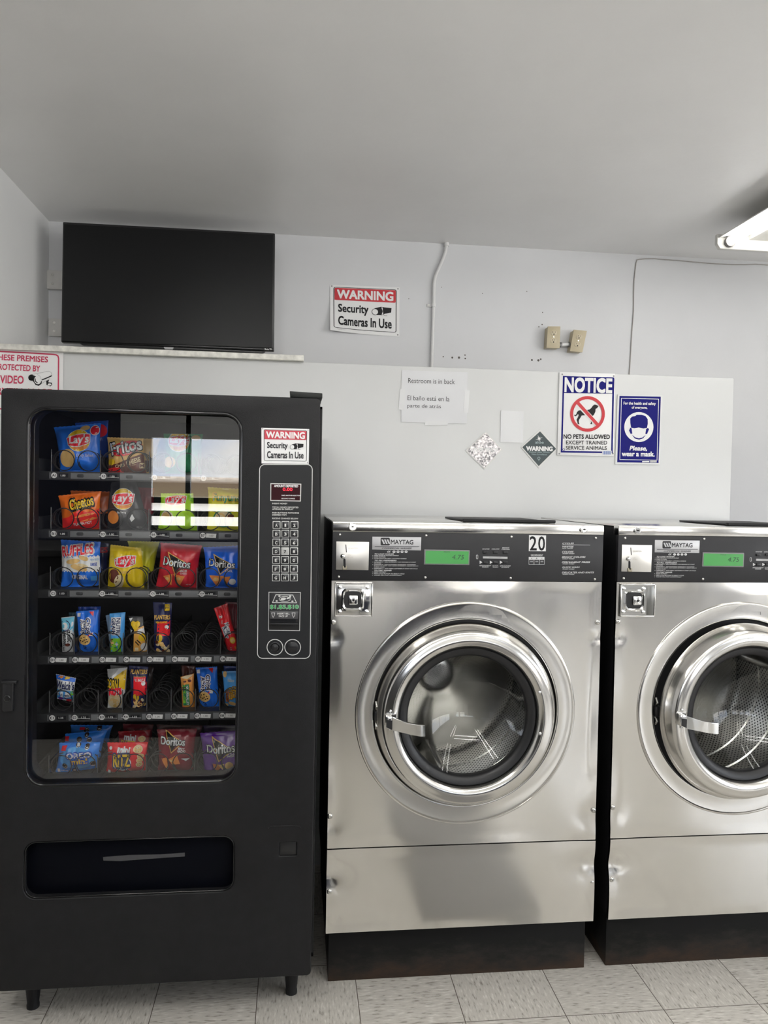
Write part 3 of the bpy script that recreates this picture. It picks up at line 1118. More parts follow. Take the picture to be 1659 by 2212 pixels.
c6 = crop(1100, 520, 2.968, WALL_Y - .0035)
M_wire = mat('cable_grey', (.36, .34, .32), .5)
pts = [(2500, 190), (1800, 160), (1659, 156), (1580, 150), (1500, 153), (1430, 153), (1300, 146), (1180, 136), (1090, 127), (1000, 121), (930, 115), (870, 116), (835, 119), (820, 123), (814, 140), (805, 210), (800, 260), (798, 350), (797, 450), (792, 520), (786, 590), (781, 680), (776, 770), (770, 850)]
mb = MB()
mb.tube([c6(*q) for q in pts] + [c6(768, 900) + Vector((0, 0, -.1))], .0026, M_wire, 8)
tag(mb.build('wall_cable'), 'thin grey cable running below the ceiling and down the back wall', 'cable')


def outlet(front, y0, label):
    mp = crop(1100, 520, 2.968, y0)
    a, b, c, d = [Vector(q) for q in front]
    ctr = sum((mp(*q) for q in front), Vector()) / 4
    root = empty('electrical_outlet', (ctr.x, WALL_Y, ctr.z), label, 'outlet', 'outlet boxes on the back wall')

    def g(u, v, off=0):
        p_ = (a * (1 - u) + b * u) * (1 - v) + (d * (1 - u) + c * u) * v
        return mp(p_.x, p_.y, off)
    mb = MB()
    mb.prism([g(u, v, -.004) for u, v in ((.03, .02), (.97, .02), (.97, .98), (.03, .98))], (0, WALL_Y - y0 - .004, 0), M_ivory, .002)
    mb.build('box', root)
    mb = MB()
    mb.prism([g(u, v, .002) for u, v in ((0, 0), (1, 0), (1, 1), (0, 1))], (0, .007, 0), M_ivory, .0018)
    pl = mb.build('cover_plate', root)
    for vc in (.31, .67):
        mb = MB()
        mb.prism([g(x, y, .004) for x, y in [(.5 + .235 * math.cos(2 * math.pi * k / 24), vc + max(-.105, min(.105, .135 * math.sin(2 * math.pi * k / 24)))) for k in range(24)]], (0, .004, 0), M_ivoryd, .0006)
        sk = mb.build('receptacle', root)
        mb = MB()
        for du, hh in ((-.09, .035), (.09, .03)):
            mb.flat(g, RECT(.5 + du - .018, vc - .045 - hh / 2, .5 + du + .018, vc - .045 + hh), M_black, .0046)
        mb.flat(g, ELL(.5, vc + .055, .05, .03, 14), M_black, .0046)
        mb.build('slots', sk)
    mb = MB()
    mb.cyl(g(.5, .49, .0035), g(.5, .49, .001), .0035, M_screw, 10)
    mb.build('screw', root)
    return root


outlet([(247, 549), (328, 549), (323, 690), (238, 688)], WALL_Y - .052, 'left ivory outlet box, upright, on the wall above the no pets sign')
outlet([(413, 570), (498, 578), (469, 716), (388, 709)], WALL_Y - .052, 'right ivory outlet box, hanging tilted, on the wall above the no pets sign')
c7 = crop(1100, 520, 2.968, WALL_Y - .03)
mb = MB()
mb.cyl(c7(322, 668), c7(394, 664), .0085, M_pvc, 14)
nip = tag(mb.build('pipe_nipple'), 'short white pipe joining the two ivory outlet boxes', 'pipe')
for q in ((330, 668), (383, 665)):
    mb = MB()
    mb.cyl(c7(q[0] - 5, q[1]), c7(q[0] + 5, q[1]), .0135, mat('zinc_nut', (.25, .25, .25), .4, .8), 6)
    mb.build('lock_nut', nip)

# ------------------------------------------------------------------ washers
WW = .8619
ZT, ZB = 1.4518, .176


def wave(x, z, k=0):
    return (noise.noise((x * 3.1 + 7, z * 2.3 + k, 1.7)) * .0060 + noise.noise((x * 7.3, z * 5.1 + 3, k + 9.1)) * .0007)


def sheet(mb, x0, x1, z0, z1, m, y=0, step=.0105, hole=None, dents=(), amp=1.0, flange=.012, k=0):
    nx = int((x1 - x0) / step) + 1
    nz = int((z1 - z0) / step) + 1
    vs, fs = [], []
    for j in range(nz + 1):
        for i in range(nx + 1):
            x = x0 + (x1 - x0) * i / nx; z = z0 + (z1 - z0) * j / nz
            ed = min(1, min(x - x0, x1 - x, z - z0, z1 - z) / .03)
            yy = y + wave(x, z, k) * amp * ed
            for dx, dz, da, dr in dents:
                yy += da * math.exp(-((x - dx) ** 2 + (z - dz) ** 2) / dr ** 2)
            vs.append((x, yy, z))
    for j in range(nz):
        for i in range(nx):
            a = j * (nx + 1) + i
            if hole:
                cx, cz, r = hole
                px = x0 + (x1 - x0) * (i + .5) / nx; pz = z0 + (z1 - z0) * (j + .5) / nz
                if (px - cx) ** 2 + (pz - cz) ** 2 < r * r:
                    continue
            fs.append((a, a + 1, a + nx + 2, a + nx + 1))
    # turned-back edges
    loop = [i for i in range(nx + 1)] + [j * (nx + 1) + nx for j in range(1, nz + 1)] + [nz * (nx + 1) + i for i in range(nx - 1, -1, -1)] + [j * (nx + 1) for j in range(nz - 1, 0, -1)]
    o = len(vs)
    vs += [(vs[q][0], vs[q][1] + flange, vs[q][2]) for q in loop]
    n = len(loop)
    for q in range(n):
        fs.append((loop[q], o + q, o + (q + 1) % n, loop[(q + 1) % n]))
    mb.add(vs, fs, m)


def screw(parent, p, r=.0075, name='screw', m=None):
    mb = MB()
    mb.lathe([(r, 0), (r * .97, -r * .25), (r * .7, -r * .5), (r * .33, -r * .58), (r * .33, -r * .3), (0, -r * .3)], m or M_screw, p, 16)
    return mb.build(name, parent)


def pan(x, y, off=0):     # zoom of the control panel -> its plane
    return P(690 + x / 2.676, 1090 + y / 2.676, -.004) + Vector((0, -off, 0))


def pan2(x, y, off=0):
    return P(700 + x / 6.636, 1140 + y / 6.636, -.004) + Vector((0, -off, 0))


def pan3(x, y, off=0):
    return P(1000 + x / 5.3516, 1140 + y / 5.3516, -.004) + Vector((0, -off, 0))


def build_washer():
    root = empty('washing_machine', (WW / 2, .4, 0), '', 'washing machine', 'front-loading washers along the partition')
    mb = MB()
    mb.box(.012, WW - .012, .037, .76, 0, ZB + .004, M_base, .002)
    mb.build('base', root, label='black base with rusty lower edge')
    mb = MB()
    mb.box(.004, .016, .012, .775, ZB, ZT - .006, M_blackp)
    mb.box(WW - .016, WW - .004, .012, .775, ZB, ZT - .006, M_blackp)
    mb.box(.004, WW - .004, .765, .775, ZB, ZT - .006, M_blackp)
    mb.box(.004, WW - .004, .012, .775, ZB, ZB + .01, M_blackp)
    mb.build('cabinet', root, label='black painted cabinet sides')
    mb = MB()
    mb.box(0, WW, .03, .778, ZT - .006, ZT, M_steel, .002)
    mb.build('top_panel', root)
    # soap hopper lid on top
    mb = MB()
    mb.box(.435, .725, .10, .44, ZT + .001, ZT + .007, M_blackp, .002)
    mb.box(.425, .735, .085, .105, ZT + .001, ZT + .011, M_blackp, .003)
    mb.build('dispenser_lid', root, label='flat black lid on the top')
    # strip under the top with two locks
    mb = MB()
    mb.box(0, WW, -.006, .034, 1.421, ZT, M_steel, .003)
    st = mb.build('top_strip', root)
    for q in ((192, 128), (1528, 143)):
        p = P(690 + q[0] / 2.676, 1090 + q[1] / 2.676, -.007)
        mb = MB()
        mb.lathe([(.0125, .002), (.0125, -.003), (.0105, -.004), (.0100, -.0025), (.0085, -.0025), (.008, -.0055), (0, -.0055)], M_chrome, p, 24)
        mb.box(p.x - .0045, p.x + .0045, p.y - .0062, p.y - .0054, p.z - .0012, p.z + .0012, M_black)
        mb.cyl(p + Vector((0, -.0062, 0)), p + Vector((0, -.005, 0)), .0022, M_black, 10)
        mb.build('lock', st)
    # control panel
    M_panel = mat('panel_charcoal', (.018, .018, .020), .42, spec=.4, vary=.15, vscale=14)
    mb = MB()
    mb.box(.001, WW - .001, -.004, .012, 1.272, 1.421, M_panel, .001)
    cp = mb.build('control_panel', root)
    for q in ((118, 173), (617, 179), (1110, 186), (1597, 193), (112, 417), (612, 421), (1105, 425), (1592, 431)):
        screw(cp, pan(*q), .0042)
    mb = MB()
    mb.prism([pan(*q, .0025) for q in ((97, 213), (287, 216), (283, 379), (94, 376))], (0, .003, 0), M_steel3, .0008)
    cn = mb.build('coin_plate', root, label='pale steel coin plate')
    mb = MB()
    mb.flat(pan2, PG((305, 240), (316, 240), (326, 352), (315, 353)), M_black, .0032)
    mb.flat(pan2, PG((276, 450), (285, 442), (300, 443), (307, 455), (310, 570), (276, 568)), M_black, .0032)
    mb.build('coin_slot', cn)
    mb = MB()
    p = pan2(270, 407, .003)
    mb.lathe([(.0078, 0), (.0075, -.004), (.005, -.0075), (0, -.009)], M_chrome, p, 20)
    mb.build('return_button', cn)
    mb = MB()
    mb.prism([pan2(*q, .0075) for q in ((262, 548), (280, 548), (282, 570), (308, 570), (310, 548), (326, 548), (326, 602), (262, 602))], (0, .006, 0), mat('brass_grey', (.32, .29, .22), .4, .8), .0006)
    mb.build('coin_cup', cn)
    mb = MB()
    fnt = mat('faint_legend', (.55, .52, .47), .5)
    mb.flat(pan2, TL('QUARTERS', 345, 285, 488, 312), fnt, .0032)
    mb.flat(pan2, TL('COIN', 335, 385, 385, 400), fnt, .0032)
    mb.flat(pan2, TL('RETURN', 335, 412, 415, 430), fnt, .0032)
    mb.build('lettering', cn)
    # emblem
    mb = MB()
    M_emb = mat('emblem_silver', (.50, .50, .51), .35, .3)
    mb.prism([pan2(*q, .0012) for q in ((692, 128), (1393, 136), (1388, 325), (690, 312))], (0, .0012, 0), M_emb, .0004)
    em = mb.build('emblem_plate', cp)
    mb = MB()
    mb.flat(pan2, PG(*rrpts(810, 143, 942, 254, 16, 3)), M_panel, .0018)
    for k in range(3):
        x = 822 + k * 37
        mb.flat(pan2, PG((x, 168), (x + 24, 168), (x + 52, 232), (x + 28, 232)), M_emb, .0022)
    mb.flat(pan2, T('MAYTAG', 1117, 205, 320, 62, rot=.8, bold=.025), M_panel, .0018)
    mb.flat(pan2, RECT(725, 265, 1363, 272), M_panel, .0018)
    mb.flat(pan2, T('COMMERCIAL WASHER', 1043, 294, 425, 22, rot=.4, shear=.5, bold=.01), M_panel, .0018)
    mb.build('lettering', em)
    # printed instructions
    mb = MB()
    wh = mat('legend_white', (.62, .62, .62), .5)

    def ln(s_, x, y, w, h=13, b=.02, sh=.4):
        mb.flat(pan2, T(s_, x + w / 2, y, w, h, rot=.3, bold=b, shear=sh), wh, .0006)
    ln('4X', 903, 343, 50, 28)
    for k in range(4):
        mb.flat(pan2, ELL(1002 + k * 58, 344, 22, 17, 14), wh, .0006)
        mb.flat(pan2, RECT(990 + k * 58, 338, 1014 + k * 58, 342), M_panel, .001)
    ln('TO LOAD WASHER', 722, 377, 280, 17, .03)
    for s_, y, w in (('OPEN DOOR BY PULLING HANDLE', 398, 350), ('LOAD CLOTHES.', 419, 165), ('CLOSE DOOR SECURELY, LATCHING HANDLE.', 443, 465)):
        ln(s_, 718, y, w); mb.flat(pan2, ELL(698, y, 4, 4, 8), wh, .0006)
    ln('TO FILL DISPENSERS', 722, 469, 315, 17, .03)
    for s_, y, w, d in (('DISPENSER A - ADD DETERGENT FOR PREWASH AT START', 493, 600, 1), ('OF CYCLE', 507, 100, 0), ('DISPENSER B - ADD POWDERED DETERGENT, POWDERED', 530, 595, 1), ('BLEACH AT START. ADD LIQUID DETERGENT, LIQUID BLEACH', 548, 630, 0), ('DURING WASH.', 563, 150, 0), ('DISPENSER C - ADD FABRIC SOFTENER AT START OF CYCLE', 586, 620, 1)):
        ln(s_, 718, y, w, 11)
        if d:
            mb.flat(pan2, ELL(698, y, 4, 4, 8), wh, .0006)
    ln('TO START WASHER', 718, 612, 250, 17, .03)
    for s_, y, w in (('INSERT PAYMENT', 635, 175), ('PRESS CYCLE BUTTON TO SELECT CYCLE.', 659, 440), ('WASHER WILL START AUTOMATICALLY', 681, 400)):
        ln(s_, 714, y, w); mb.flat(pan2, ELL(694, y, 4, 4, 8), wh, .0006)

    mb.build('instructions', cp, label='white printed instructions')
    mb = MB()

    def l3(s_, x0, y0, x1, y1, b=.02, sh=.4):
        mb.flat(pan3, TL(s_, x0, y0, x1, y1, bold=b, shear=sh), wh, .0006)
    l3('WHITES', 222, 240, 305, 252); l3('COLORS', 332, 240, 420, 252); l3('BRIGHT', 455, 226, 535, 238); l3('COLORS', 448, 243, 540, 255)
    mb.build('upper_captions', cp)
    mb = MB()
    l3('PERMANENT', 190, 432, 325, 445); l3('PRESS', 222, 448, 295, 460); l3('QUICK', 340, 434, 408, 446); l3('WASH', 343, 449, 406, 461)
    l3('DELICATES', 430, 434, 550, 447); l3('& KNITS', 446, 451, 532, 464)
    for x in (193, 310, 426):
        mb.flat(pan3, PG((x, 380), (x + 34, 399), (x, 418)), wh, .0006)
    mb.build('lower_captions', cp)
    mb = MB()
    l3('DETERGENT', 785, 307, 925, 319); l3('DISPENSER', 790, 320, 920, 330)
    DD = mb
    mb = MB()
    l3('CYCLES', 1150, 172, 1280, 188)
    mb.flat(pan3, PG((1148, 195), (1470, 199), (1470, 203), (1148, 200)), wh, .0006)
    for k, (a, b_) in enumerate((('WHITES', 'HOT WASH'), ('COLORS', 'WARM WASH'), ('BRIGHT COLORS', 'COLD WASH'), ('PERMANENT PRESS', 'WARM WASH'), ('QUICK WASH', 'WARM WASH'), ('DELICATES AND KNITS', 'WARM WASH'))):
        y = 219 + k * 59.6
        l3(a, 1147, y - 9, 1147 + {6: 128, 13: 268, 15: 320, 10: 198, 19: 365}[len(a)], y + 9, .03)
        l3(b_, 1150, y + 14, 1268 if k == 0 else 1285, y + 26, .02)
    mb.build('cycle_list', cp, label='white printed list of wash cycles')
    mb = DD
    mb.flat(pan3, RECT(760, 338, 942, 426), wh, .0006)
    for k in range(3):
        mb.flat(pan3, RECT(764 + k * 60, 369, 818 + k * 60, 422), M_panel, .001)
        mb.flat(pan3, RECT(775 + k * 60, 382, 808 + k * 60, 398), M_grey, .0013)
        mb.flat(pan3, T('ABC'[k], 792 + k * 60, 353, 14, 13, bold=.02), M_black, .001)
    mb.build('dispenser_diagram', cp)
    # display
    mb = MB()
    fr = M_blacks
    mb.prism([pan(*q, .003) for q in ((606, 259), (868, 263), (866, 349), (603, 346))], (0, .004, 0), mat('display_frame', (.20, .20, .20), .4), .0012)
    dp = mb.build('display', cp)
    mb = MB()
    mb.flat(pan, PG((613, 266), (862, 270), (860, 343), (611, 340)), mat('lcd_green', (.05, .24, .06), .25, emit=(.06, .36, .07), estr=.30), .0034)
    sc_ = mb.build('lcd_screen', dp, label='green lit liquid crystal screen')
    mb = MB()
    lcd = mat('lcd_ink', (.02, .07, .03), .4)
    mb.flat(pan, T('4.75', 800, 303, 68, 27, rot=1.5, shear=.2), lcd, .0038)
    mb.flat(pan, T('PRICE', 735, 274, 34, 8, rot=1), lcd, .0038)
    mb.build('digits', dp)
    mb = MB()
    mb.flat(pan, STROKE(rrpts(907, 291, 916, 314, 4, 3), 2, True), wh, .0006)
    mb.build('indicator', cp)
    for yy in ((268, 283), (326, 341)):
        for x in (945, 1003, 1061):
            mb = MB()
            mb.prism([pan(*q, .004) for q in ((x, yy[0]), (x + 27, yy[0] + .5), (x + 27, yy[1] + .5), (x, yy[1]))], (0, .005, 0), M_blacks, .001)
            mb.build('button', cp)
    mb = MB()
    mb.prism([pan(*q, .001) for q in ((945, 299), (1087, 302), (1087, 314), (945, 311))], (0, .001, 0), mat('label_grey', (.45, .45, .45), .4))
    mb.flat(pan, T('PRESS TO START', 1016, 306.5, 70, 5), M_grey, .0014)
    mb.build('button_label', cp)
    # front sheet, round surround
    fx, fz = .430, .857
    mb = MB()
    dents = [(.012, 1.092, .003, .018), (.852, 1.092, .003, .018), (.012, .512, .004, .035), (.852, .512, .004, .04), (.02, .48, -.003, .05), (.84, .47, -.003, .05)]
    sheet(mb, .001, WW - .001, .4415, 1.2705, M_steel, 0, hole=(fx, fz, .32), dents=dents)
    fp = mb.build('front_panel', root, 30)
    for q in ((80, 678), (1607, 679)):
        screw(root, P(690 + q[0] / 2.676, 1090 + q[1] / 2.676, .0005), .0085, 'panel_screw')
    for q in ((712.5, 1763), (1282, 1750), (711, 1926), (1278, 1905.5)):
        screw(root, P(*q, .001), .0085, 'panel_screw')
    mb = MB()
    dents = [(.012, .355, .010, .030), (.05, .355, .003, .05), (.852, .36, .008, .03), (.80, .36, .002, .04), (.005, .44, -.003, .06), (.0, .25, -.004, .06), (.86, .43, -.003, .06), (.86, .27, -.003, .06)]
    sheet(mb, .001, WW - .001, ZB, .4385, M_steel, -.001, dents=dents, k=3)
    mb.build('lower_panel', root, 30)
    mb = MB()
    mb.lathe([(.352, .004), (.351, -.003), (.349, -.006), (.3455, -.0065), (.3435, -.0045), (.3425, -.0025), (.338, -.002), (.300, -.001), (.2965, -.0015), (.2945, .000), (.2925, .006), (.2915, .012), (.2905, .016)], M_steel, (fx, 0, fz), 128)
    mb.build('door_surround', root, 50)
    mb = MB()
    mb.lathe([(.293, .014), (.262, .016), (.250, .034), (.250, .05)], M_rubber, (fx, 0, fz), 96)
    mb.build('door_seal', root)
    # latch in the gap at the left
    mb = MB()
    p = Vector((fx - .278, .004, fz - .005))
    mb.box(p.x - .012, p.x + .010, p.y - .012, p.y + .03, p.z - .016, p.z + .016, M_blacks, .003)
    for dz in (.03, -.03):
        mb.tube([p + Vector((-.006, 0, dz - .012)), p + Vector((-.006, -.012, dz)), p + Vector((-.006, 0, dz + .012))], .004, M_screw, 8)
    mb.build('door_latch', root)
    # drum
    mb = MB()
    mb.lathe([(.240, .05), (.262, .046), (.288, .056), (.30, .08), (.30, .50), (.295, .51)], M_drum, (fx, 0, fz), 96)
    dr = mb.build('drum', root, 50, origin=(fx, 0, fz))
    mb = MB()
    mb.lathe([(.298, .505), (.285, .495), (.26, .49), (.10, .485), (.085, .475), (.04, .472), (0, .472)], M_drumback, (fx, 0, fz), 72)
    mb.build('drum_back', dr, 50)
    for a in (68, 188, 308):
        mb = MB()
        s_, c_ = math.sin(R(a)), math.cos(R(a))
        ctr = Vector((fx + s_ * .30, 0, fz + c_ * .30))
        tn = Vector((c_, 0, -s_)); rd = Vector((-s_, 0, -c_))
        pf = [(-.05, 0), (-.03, .03), (-.012, .06), (.012, .06), (.03, .03), (.05, 0)]
        mb.prism([ctr + tn * x + rd * y + Vector((0, .105, 0)) for x, y in pf], (0, .385, 0), M_drumback, .006)
        mb.build('lifter', dr)
    # circumferential seams
    mb = MB()
    for yy in (.235, .36):
        mb.lathe([(.3005, yy - .004), (.2955, yy), (.3005, yy + .004)], M_drumback, (fx, 0, fz), 96)
    mb.build('drum_seam', dr)
    # door
    hinge = Vector((fx + .27, .0, fz))
    mb = MB()
    mb.lathe([(.270, .010), (.2885, .008), (.2885, .001), (.2815, -.016), (.273, -.032), (.2685, -.041), (.263, -.0455), (.257, -.0465), (.250, -.0475), (.244, -.0500), (.236, -.0500), (.226, -.046), (.220, -.040), (.2185, -.034), (.2165, -.020), (.215, .012)], M_steel2, (fx, 0, fz - .004), 128)
    door = mb.build('door', root, 45, origin=hinge)
    dz = fz - .004
    mb = MB()
    mb.lathe([(.2165, -.018), (.2165, -.027), (.213, -.031), (.203, -.030), (.198, -.026), (.193, -.024), (.189, -.017), (.187, .0)], M_rubber, (fx, 0, dz), 96)
    mb.build('door_gasket', door)
    mb = MB()
    mb.lathe([(r_, -.014 + .115 * (1 - (r_ / .19) ** 2)) for r_ in (.19, .175, .16, .14, .12, .095, .07, .045, .02, 0)], M_bowl, (fx, 0, dz), 96)
    mb.build('door_glass', door, 80)
    # handle: stepped chrome lever
    mb = MB()
    hz = lambda x, y, off=0: P(690 + x / 2.676, 1280 + y / 2.676, -.06) + Vector((0, -off, 0))
    q = [(418, 715), (445, 722), (500, 738), (560, 747), (601, 749), (601, 814), (575, 814), (520, 806), (460, 797), (416, 790)]
    offs = [.0, .006, .016, .020, .020, .020, .020, .016, .006, .0]
    b2 = bmesh.new()
    fa = [b2.verts.new(hz(x, y, .012 + o_)) for (x, y), o_ in zip(q, offs)]
    ba = [b2.verts.new(hz(x, y, .002 + o_)) for (x, y), o_ in zip(q, offs)]
    n_ = len(q)
    for a, b_ in ((0, 9), (1, 8), (2, 7), (3, 6)):
        a2, b3 = a + 1, b_ - 1
        b2.faces.new((fa[a], fa[a2], fa[b3], fa[b_])); b2.faces.new((ba[b_], ba[b3], ba[a2], ba[a]))
    for k in range(n_):
        b2.faces.new((fa[k], ba[k], ba[(k + 1) % n_], fa[(k + 1) % n_]))
    bmesh.ops.recalc_face_normals(b2, faces=b2.faces[:])
    bmesh.ops.bevel(b2, geom=[e_ for e_ in b2.edges if len(e_.link_faces) == 2 and e_.calc_face_angle(0) > .6], offset=.0012, segments=2, affect='EDGES')
    mb.merge(b2, M_chrome)
    hd = mb.build('handle', door)
    mb = MB()
    mb.prism([hz(x, y, .012) for x, y in ((380, 708), (418, 713), (417, 790), (378, 775))], (0, .045, 0), M_chrome, .002)
    mb.prism([hz(x, y, .0135) for x, y in ((384, 728), (417, 733), (416, 786), (383, 772))], (0, .002, 0), M_blacks)
    mb.build('handle_pivot', door)
    for q in ((413, 690), (410, 795)):
        screw(door, hz(*q) + Vector((0, .010, 0)), .0045, 'rivet', M_chrome)
    for q in ((1273, 577), (1274, 815)):
        screw(door, P(690 + q[0] / 2.676, 1280 + q[1] / 2.676, -.0485), .0055, 'rivet', M_chrome)
    return root, door


def coin_vault(root, deep, dx):
    """chrome coin box door: flush plate, or a flat plate with a painted recess shade when deep"""
    mp = lambda x, y, off=0: P(690 + x / 2.676, 1090 + y / 2.676, 0) + Vector((dx, -off, 0))
    a, b = mp(97, 457), mp(298, 640)
    x0, x1, z0, z1 = a.x, b.x, b.z, a.z
    cx, cz = (x0 + x1) / 2, (z0 + z1) / 2
    yo = .022 if deep else 0.0
    mb = MB()
    rim = [(x0, z0), (x1, z0), (x1, z1), (x0, z1)]
    t = .004
    for (xa, xb, za, zb) in ((x0 - t, x1 + t, z1, z1 + t), (x0 - t, x1 + t, z0 - t, z0), (x0 - t, x0, z0 - t, z1 + t), (x1, x1 + t, z0 - t, z1 + t)):
        mb.box(xa, xb, -.0065, .0, za, zb, M_steel2, .0012)
    if deep:
        mb.box(x0, x1, -.0042, -.0036, z0, z1, M_chrome)
        mb.box(x1 - .024, x1 - .001, -.0052, -.0040, z0 + .002, z1 - .002, mat('recess_shadow_steel', (.20, .20, .19), .3, 1), .0004)  # dark strip paints the shaded side of a recess
    v = mb.build('coin_vault', root)
    if not deep:
        mb = MB()
        mb.box(x0 + .001, x1 - .001, -.006, -.001, z0 + .001, z1 - .001, M_chrome, .0015)
        mb.build('vault_plate', v)
    cxx = cx - (.012 if deep else 0.003)
    hw = .028
    pr_ = rrpts(cxx - hw, cz - hw, cxx + hw, cz + hw, .012, 5)
    mb = MB()
    yb = -.006 if not deep else -.0045
    # raised square collar with a dark well and the lock in it
    ring_o = [(p[0], p[1]) for p in rrpts(cxx - hw * 1.25, cz - hw * 1.25, cxx + hw * 1.25, cz + hw * 1.25, .016, 5)]
    ring_i = [(p[0], p[1]) for p in rrpts(cxx - hw * .92, cz - hw * .92, cxx + hw * .92, cz + hw * .92, .011, 5)]
    n = len(ring_o)
    mid = [((p[0] + q[0]) / 2, (p[1] + q[1]) / 2) for p, q in zip(ring_o, ring_i)]
    vs = [(p[0], yb, p[1]) for p in ring_o] + [(p[0], yb - .0045, p[1]) for p in mid] + [(p[0], yb - .001, p[1]) for p in ring_i]
    fs = []
    for r_ in range(2):
        for k in range(n):
            fs.append((r_ * n + k, r_ * n + (k + 1) % n, (r_ + 1) * n + (k + 1) % n, (r_ + 1) * n + k))
    mb.add(vs, fs, M_chrome)
    mb.poly([(p[0], yb - .0008, p[1]) for p in ring_i], M_blacks)
    mb.build('lock_collar', v)
    mb = MB()
    lx = cxx + (.008 if deep else .001)
    mb.box(lx - .0145, lx + .0145, yb - .008, yb - .0006, cz - .0145, cz + .0145, M_chrome, .004, 3)
    mb.lathe([(.0095, -.0005), (.009, -.003), (.006, -.0035), (.0055, -.001), (0, -.001)], M_chrome, (lx, yb - .008, cz), 20)
    mb.cyl((lx, yb - .0096, cz), (lx, yb - .0088, cz), .0035, M_black, 12)
    mb.build('lock', v)
    for sx_ in ((x0 + .012, x1 - .014) if not deep else (x0 + .006, x1 - .036)):
        for sz in (z0 + .012, z1 - .011):
            mb = MB()
            mb.lathe([(.0065, 0), (.006, -.003), (.003, -.0045), (0, -.005)], M_chrome, (sx_, yb, sz), 14)
            mb.build('bolt', v)
    return v


def copy_tree(o, parent=None):
    c = o.copy()
    COL.objects.link(c)
    if parent is not None:
        c.parent = parent
        c.matrix_parent_inverse = o.matrix_parent_inverse.copy()
    for ch in list(o.children):
        copy_tree(ch, c)
    return c


w1, door1 = build_washer()
w2 = copy_tree(w1)
w1['label'] = 'stainless front-loading washer standing next to the vending machine, closed door, number 20 sticker'
w2['label'] = 'stainless front-loading washer cut off by the right edge, door ajar'
DX2 = .9115
w2.location.x += DX2
w2.location.y += .004
WLOC[w2] = w2.location.copy()
coin_vault(w1, False, 0)
v2 = coin_vault(w2, True, DX2)
bpy.context.view_layer.update()
for o in w2.children:
    if o.name.startswith('door.'):
        o.rotation_euler.z = R(3.6)
        o.location.y -= .004
# number sticker only on the first washer
mb = MB()
mb.prism([pan3(*q, .001) for q in ((764, 85), (960, 88), (957, 272), (761, 270))], (0, .001, 0), M_white)
sk = mb.build('number_sticker', w1, label='white sticker with the number 20')
mb = MB()
mb.flat(pan3, T('2', 811, 180, 78, 160, bold=.015), M_black, .0014)
mb.flat(pan3, T('0', 908, 182, 74, 160, bold=.015), M_black, .0014)
mb.build('digits', sk)
# ------------------------------------------------------------------ vending machine
VY = -.11
vm = empty('vending_machine', (-.485, .3, 0), 'tall black glass-front snack vending machine with keypad, left of the washers', 'vending machine')
VX0, VX1 = -.926, -.046


def lin3(r, g, b):
    return tuple((c / 12.92 if c <= .04045 else ((c + .055) / 1.055) ** 2.4) for c in (r / 255, g / 255, b / 255))


mb = MB()
for b in ((-.934, -.924, .0, .70, .105, 1.80), (-.048, -.036, .0, .70, .105, 1.80), (-.934, -.036, .69, .70, .105, 1.80), (-.934, -.036, .0, .70, 1.79, 1.80), (-.934, -.036, .0, .70, .105, .12)):
    mb.box(*b, M_blackp, .002)
mb.build('cabinet', vm)
mb = MB()
mb.box(-.924, -.915, .004, .69, .12, 1.79, M_dark)
mb.box(-.262, -.252, .004, .69, .12, 1.79, M_dark)
mb.box(-.92, -.26, .62, .63, .12, 1.79, M_dark)
mb.box(-.92, -.26, .004, .62, .56, .575, M_dark)
mb.build('interior', vm)
door_loops = [rrpts(VX0, .116, VX1, 1.812, .012, 4), rrpts(-.857, .696, -.268, 1.7615, .052, 10), rrpts(-.857, .3765, -.272, .5405, .034, 8), rrpts(-.143, .475, -.094, .515, .002, 2)]
door_v = holed('door', door_loops, VY, -.004, M_blackp, vm, .0035)


def vrect_tube(x0, z0, x1, z1, r, y, t, m, parent, name, n=8):
    mb = MB()
    pts = [Vector((p[0], y, p[1])) for p in rrpts(x0, z0, x1, z1, r, n)]
    pts.append(pts[0])
    mb.tube(pts, t, m, 8, False)
    return mb.build(name, parent, 60)


vrect_tube(-.8545, .6985, -.2705, 1.759, .05, VY + .004, .0055, M_blackg, door_v, 'window_gasket')
vrect_tube(-.8545, .379, -.2745, .538, .032, VY + .004, .0022, M_blackg, door_v, 'delivery_rim')
mb = MB()
mb.prism([(p[0], VY + .022, p[1]) for p in rrpts(-.86, .693, -.265, 1.7645, .05, 8)], (0, .0004, 0), M_glass)
pane = mb.build('glass_pane', door_v, 0)
mb = MB()
mb.box(-.86, -.269, VY + .028, VY + .034, .372, .545, mat('flap_gloss', (.003, .0035, .006), .4, spec=.06), .002)
fl = mb.build('delivery_flap', door_v, label='glossy black delivery flap')
mb = MB()
c8 = crop(0, 1700, 2.304, VY + .028)
mb.flat(c8, PG((513, 348), (640, 338), (800, 335), (920, 326), (920, 345), (760, 356), (600, 368), (515, 366)), mat('flap_reflection', (.06, .06, .065), .5), .0006)  # grey streak painted on the flap as a reflection
mb.build('flap_reflection', fl)
c8 = crop(0, 1700, 2.304, VY)
mb = MB()
mb.box(-.1425, -.0945, VY + .004, VY + .010, .4755, .5145, M_blacks, .0015)
mb.build('coin_return_flap', door_v)
mb = MB()
mb.tube([c8(*q, 0) for q in ((1333, 206), (1338, 197), (1350, 194), (1415, 193), (1480, 194), (1491, 197), (1497, 206))], .0022, M_blackp, 8)
mb.build('coin_return_ridge', door_v)
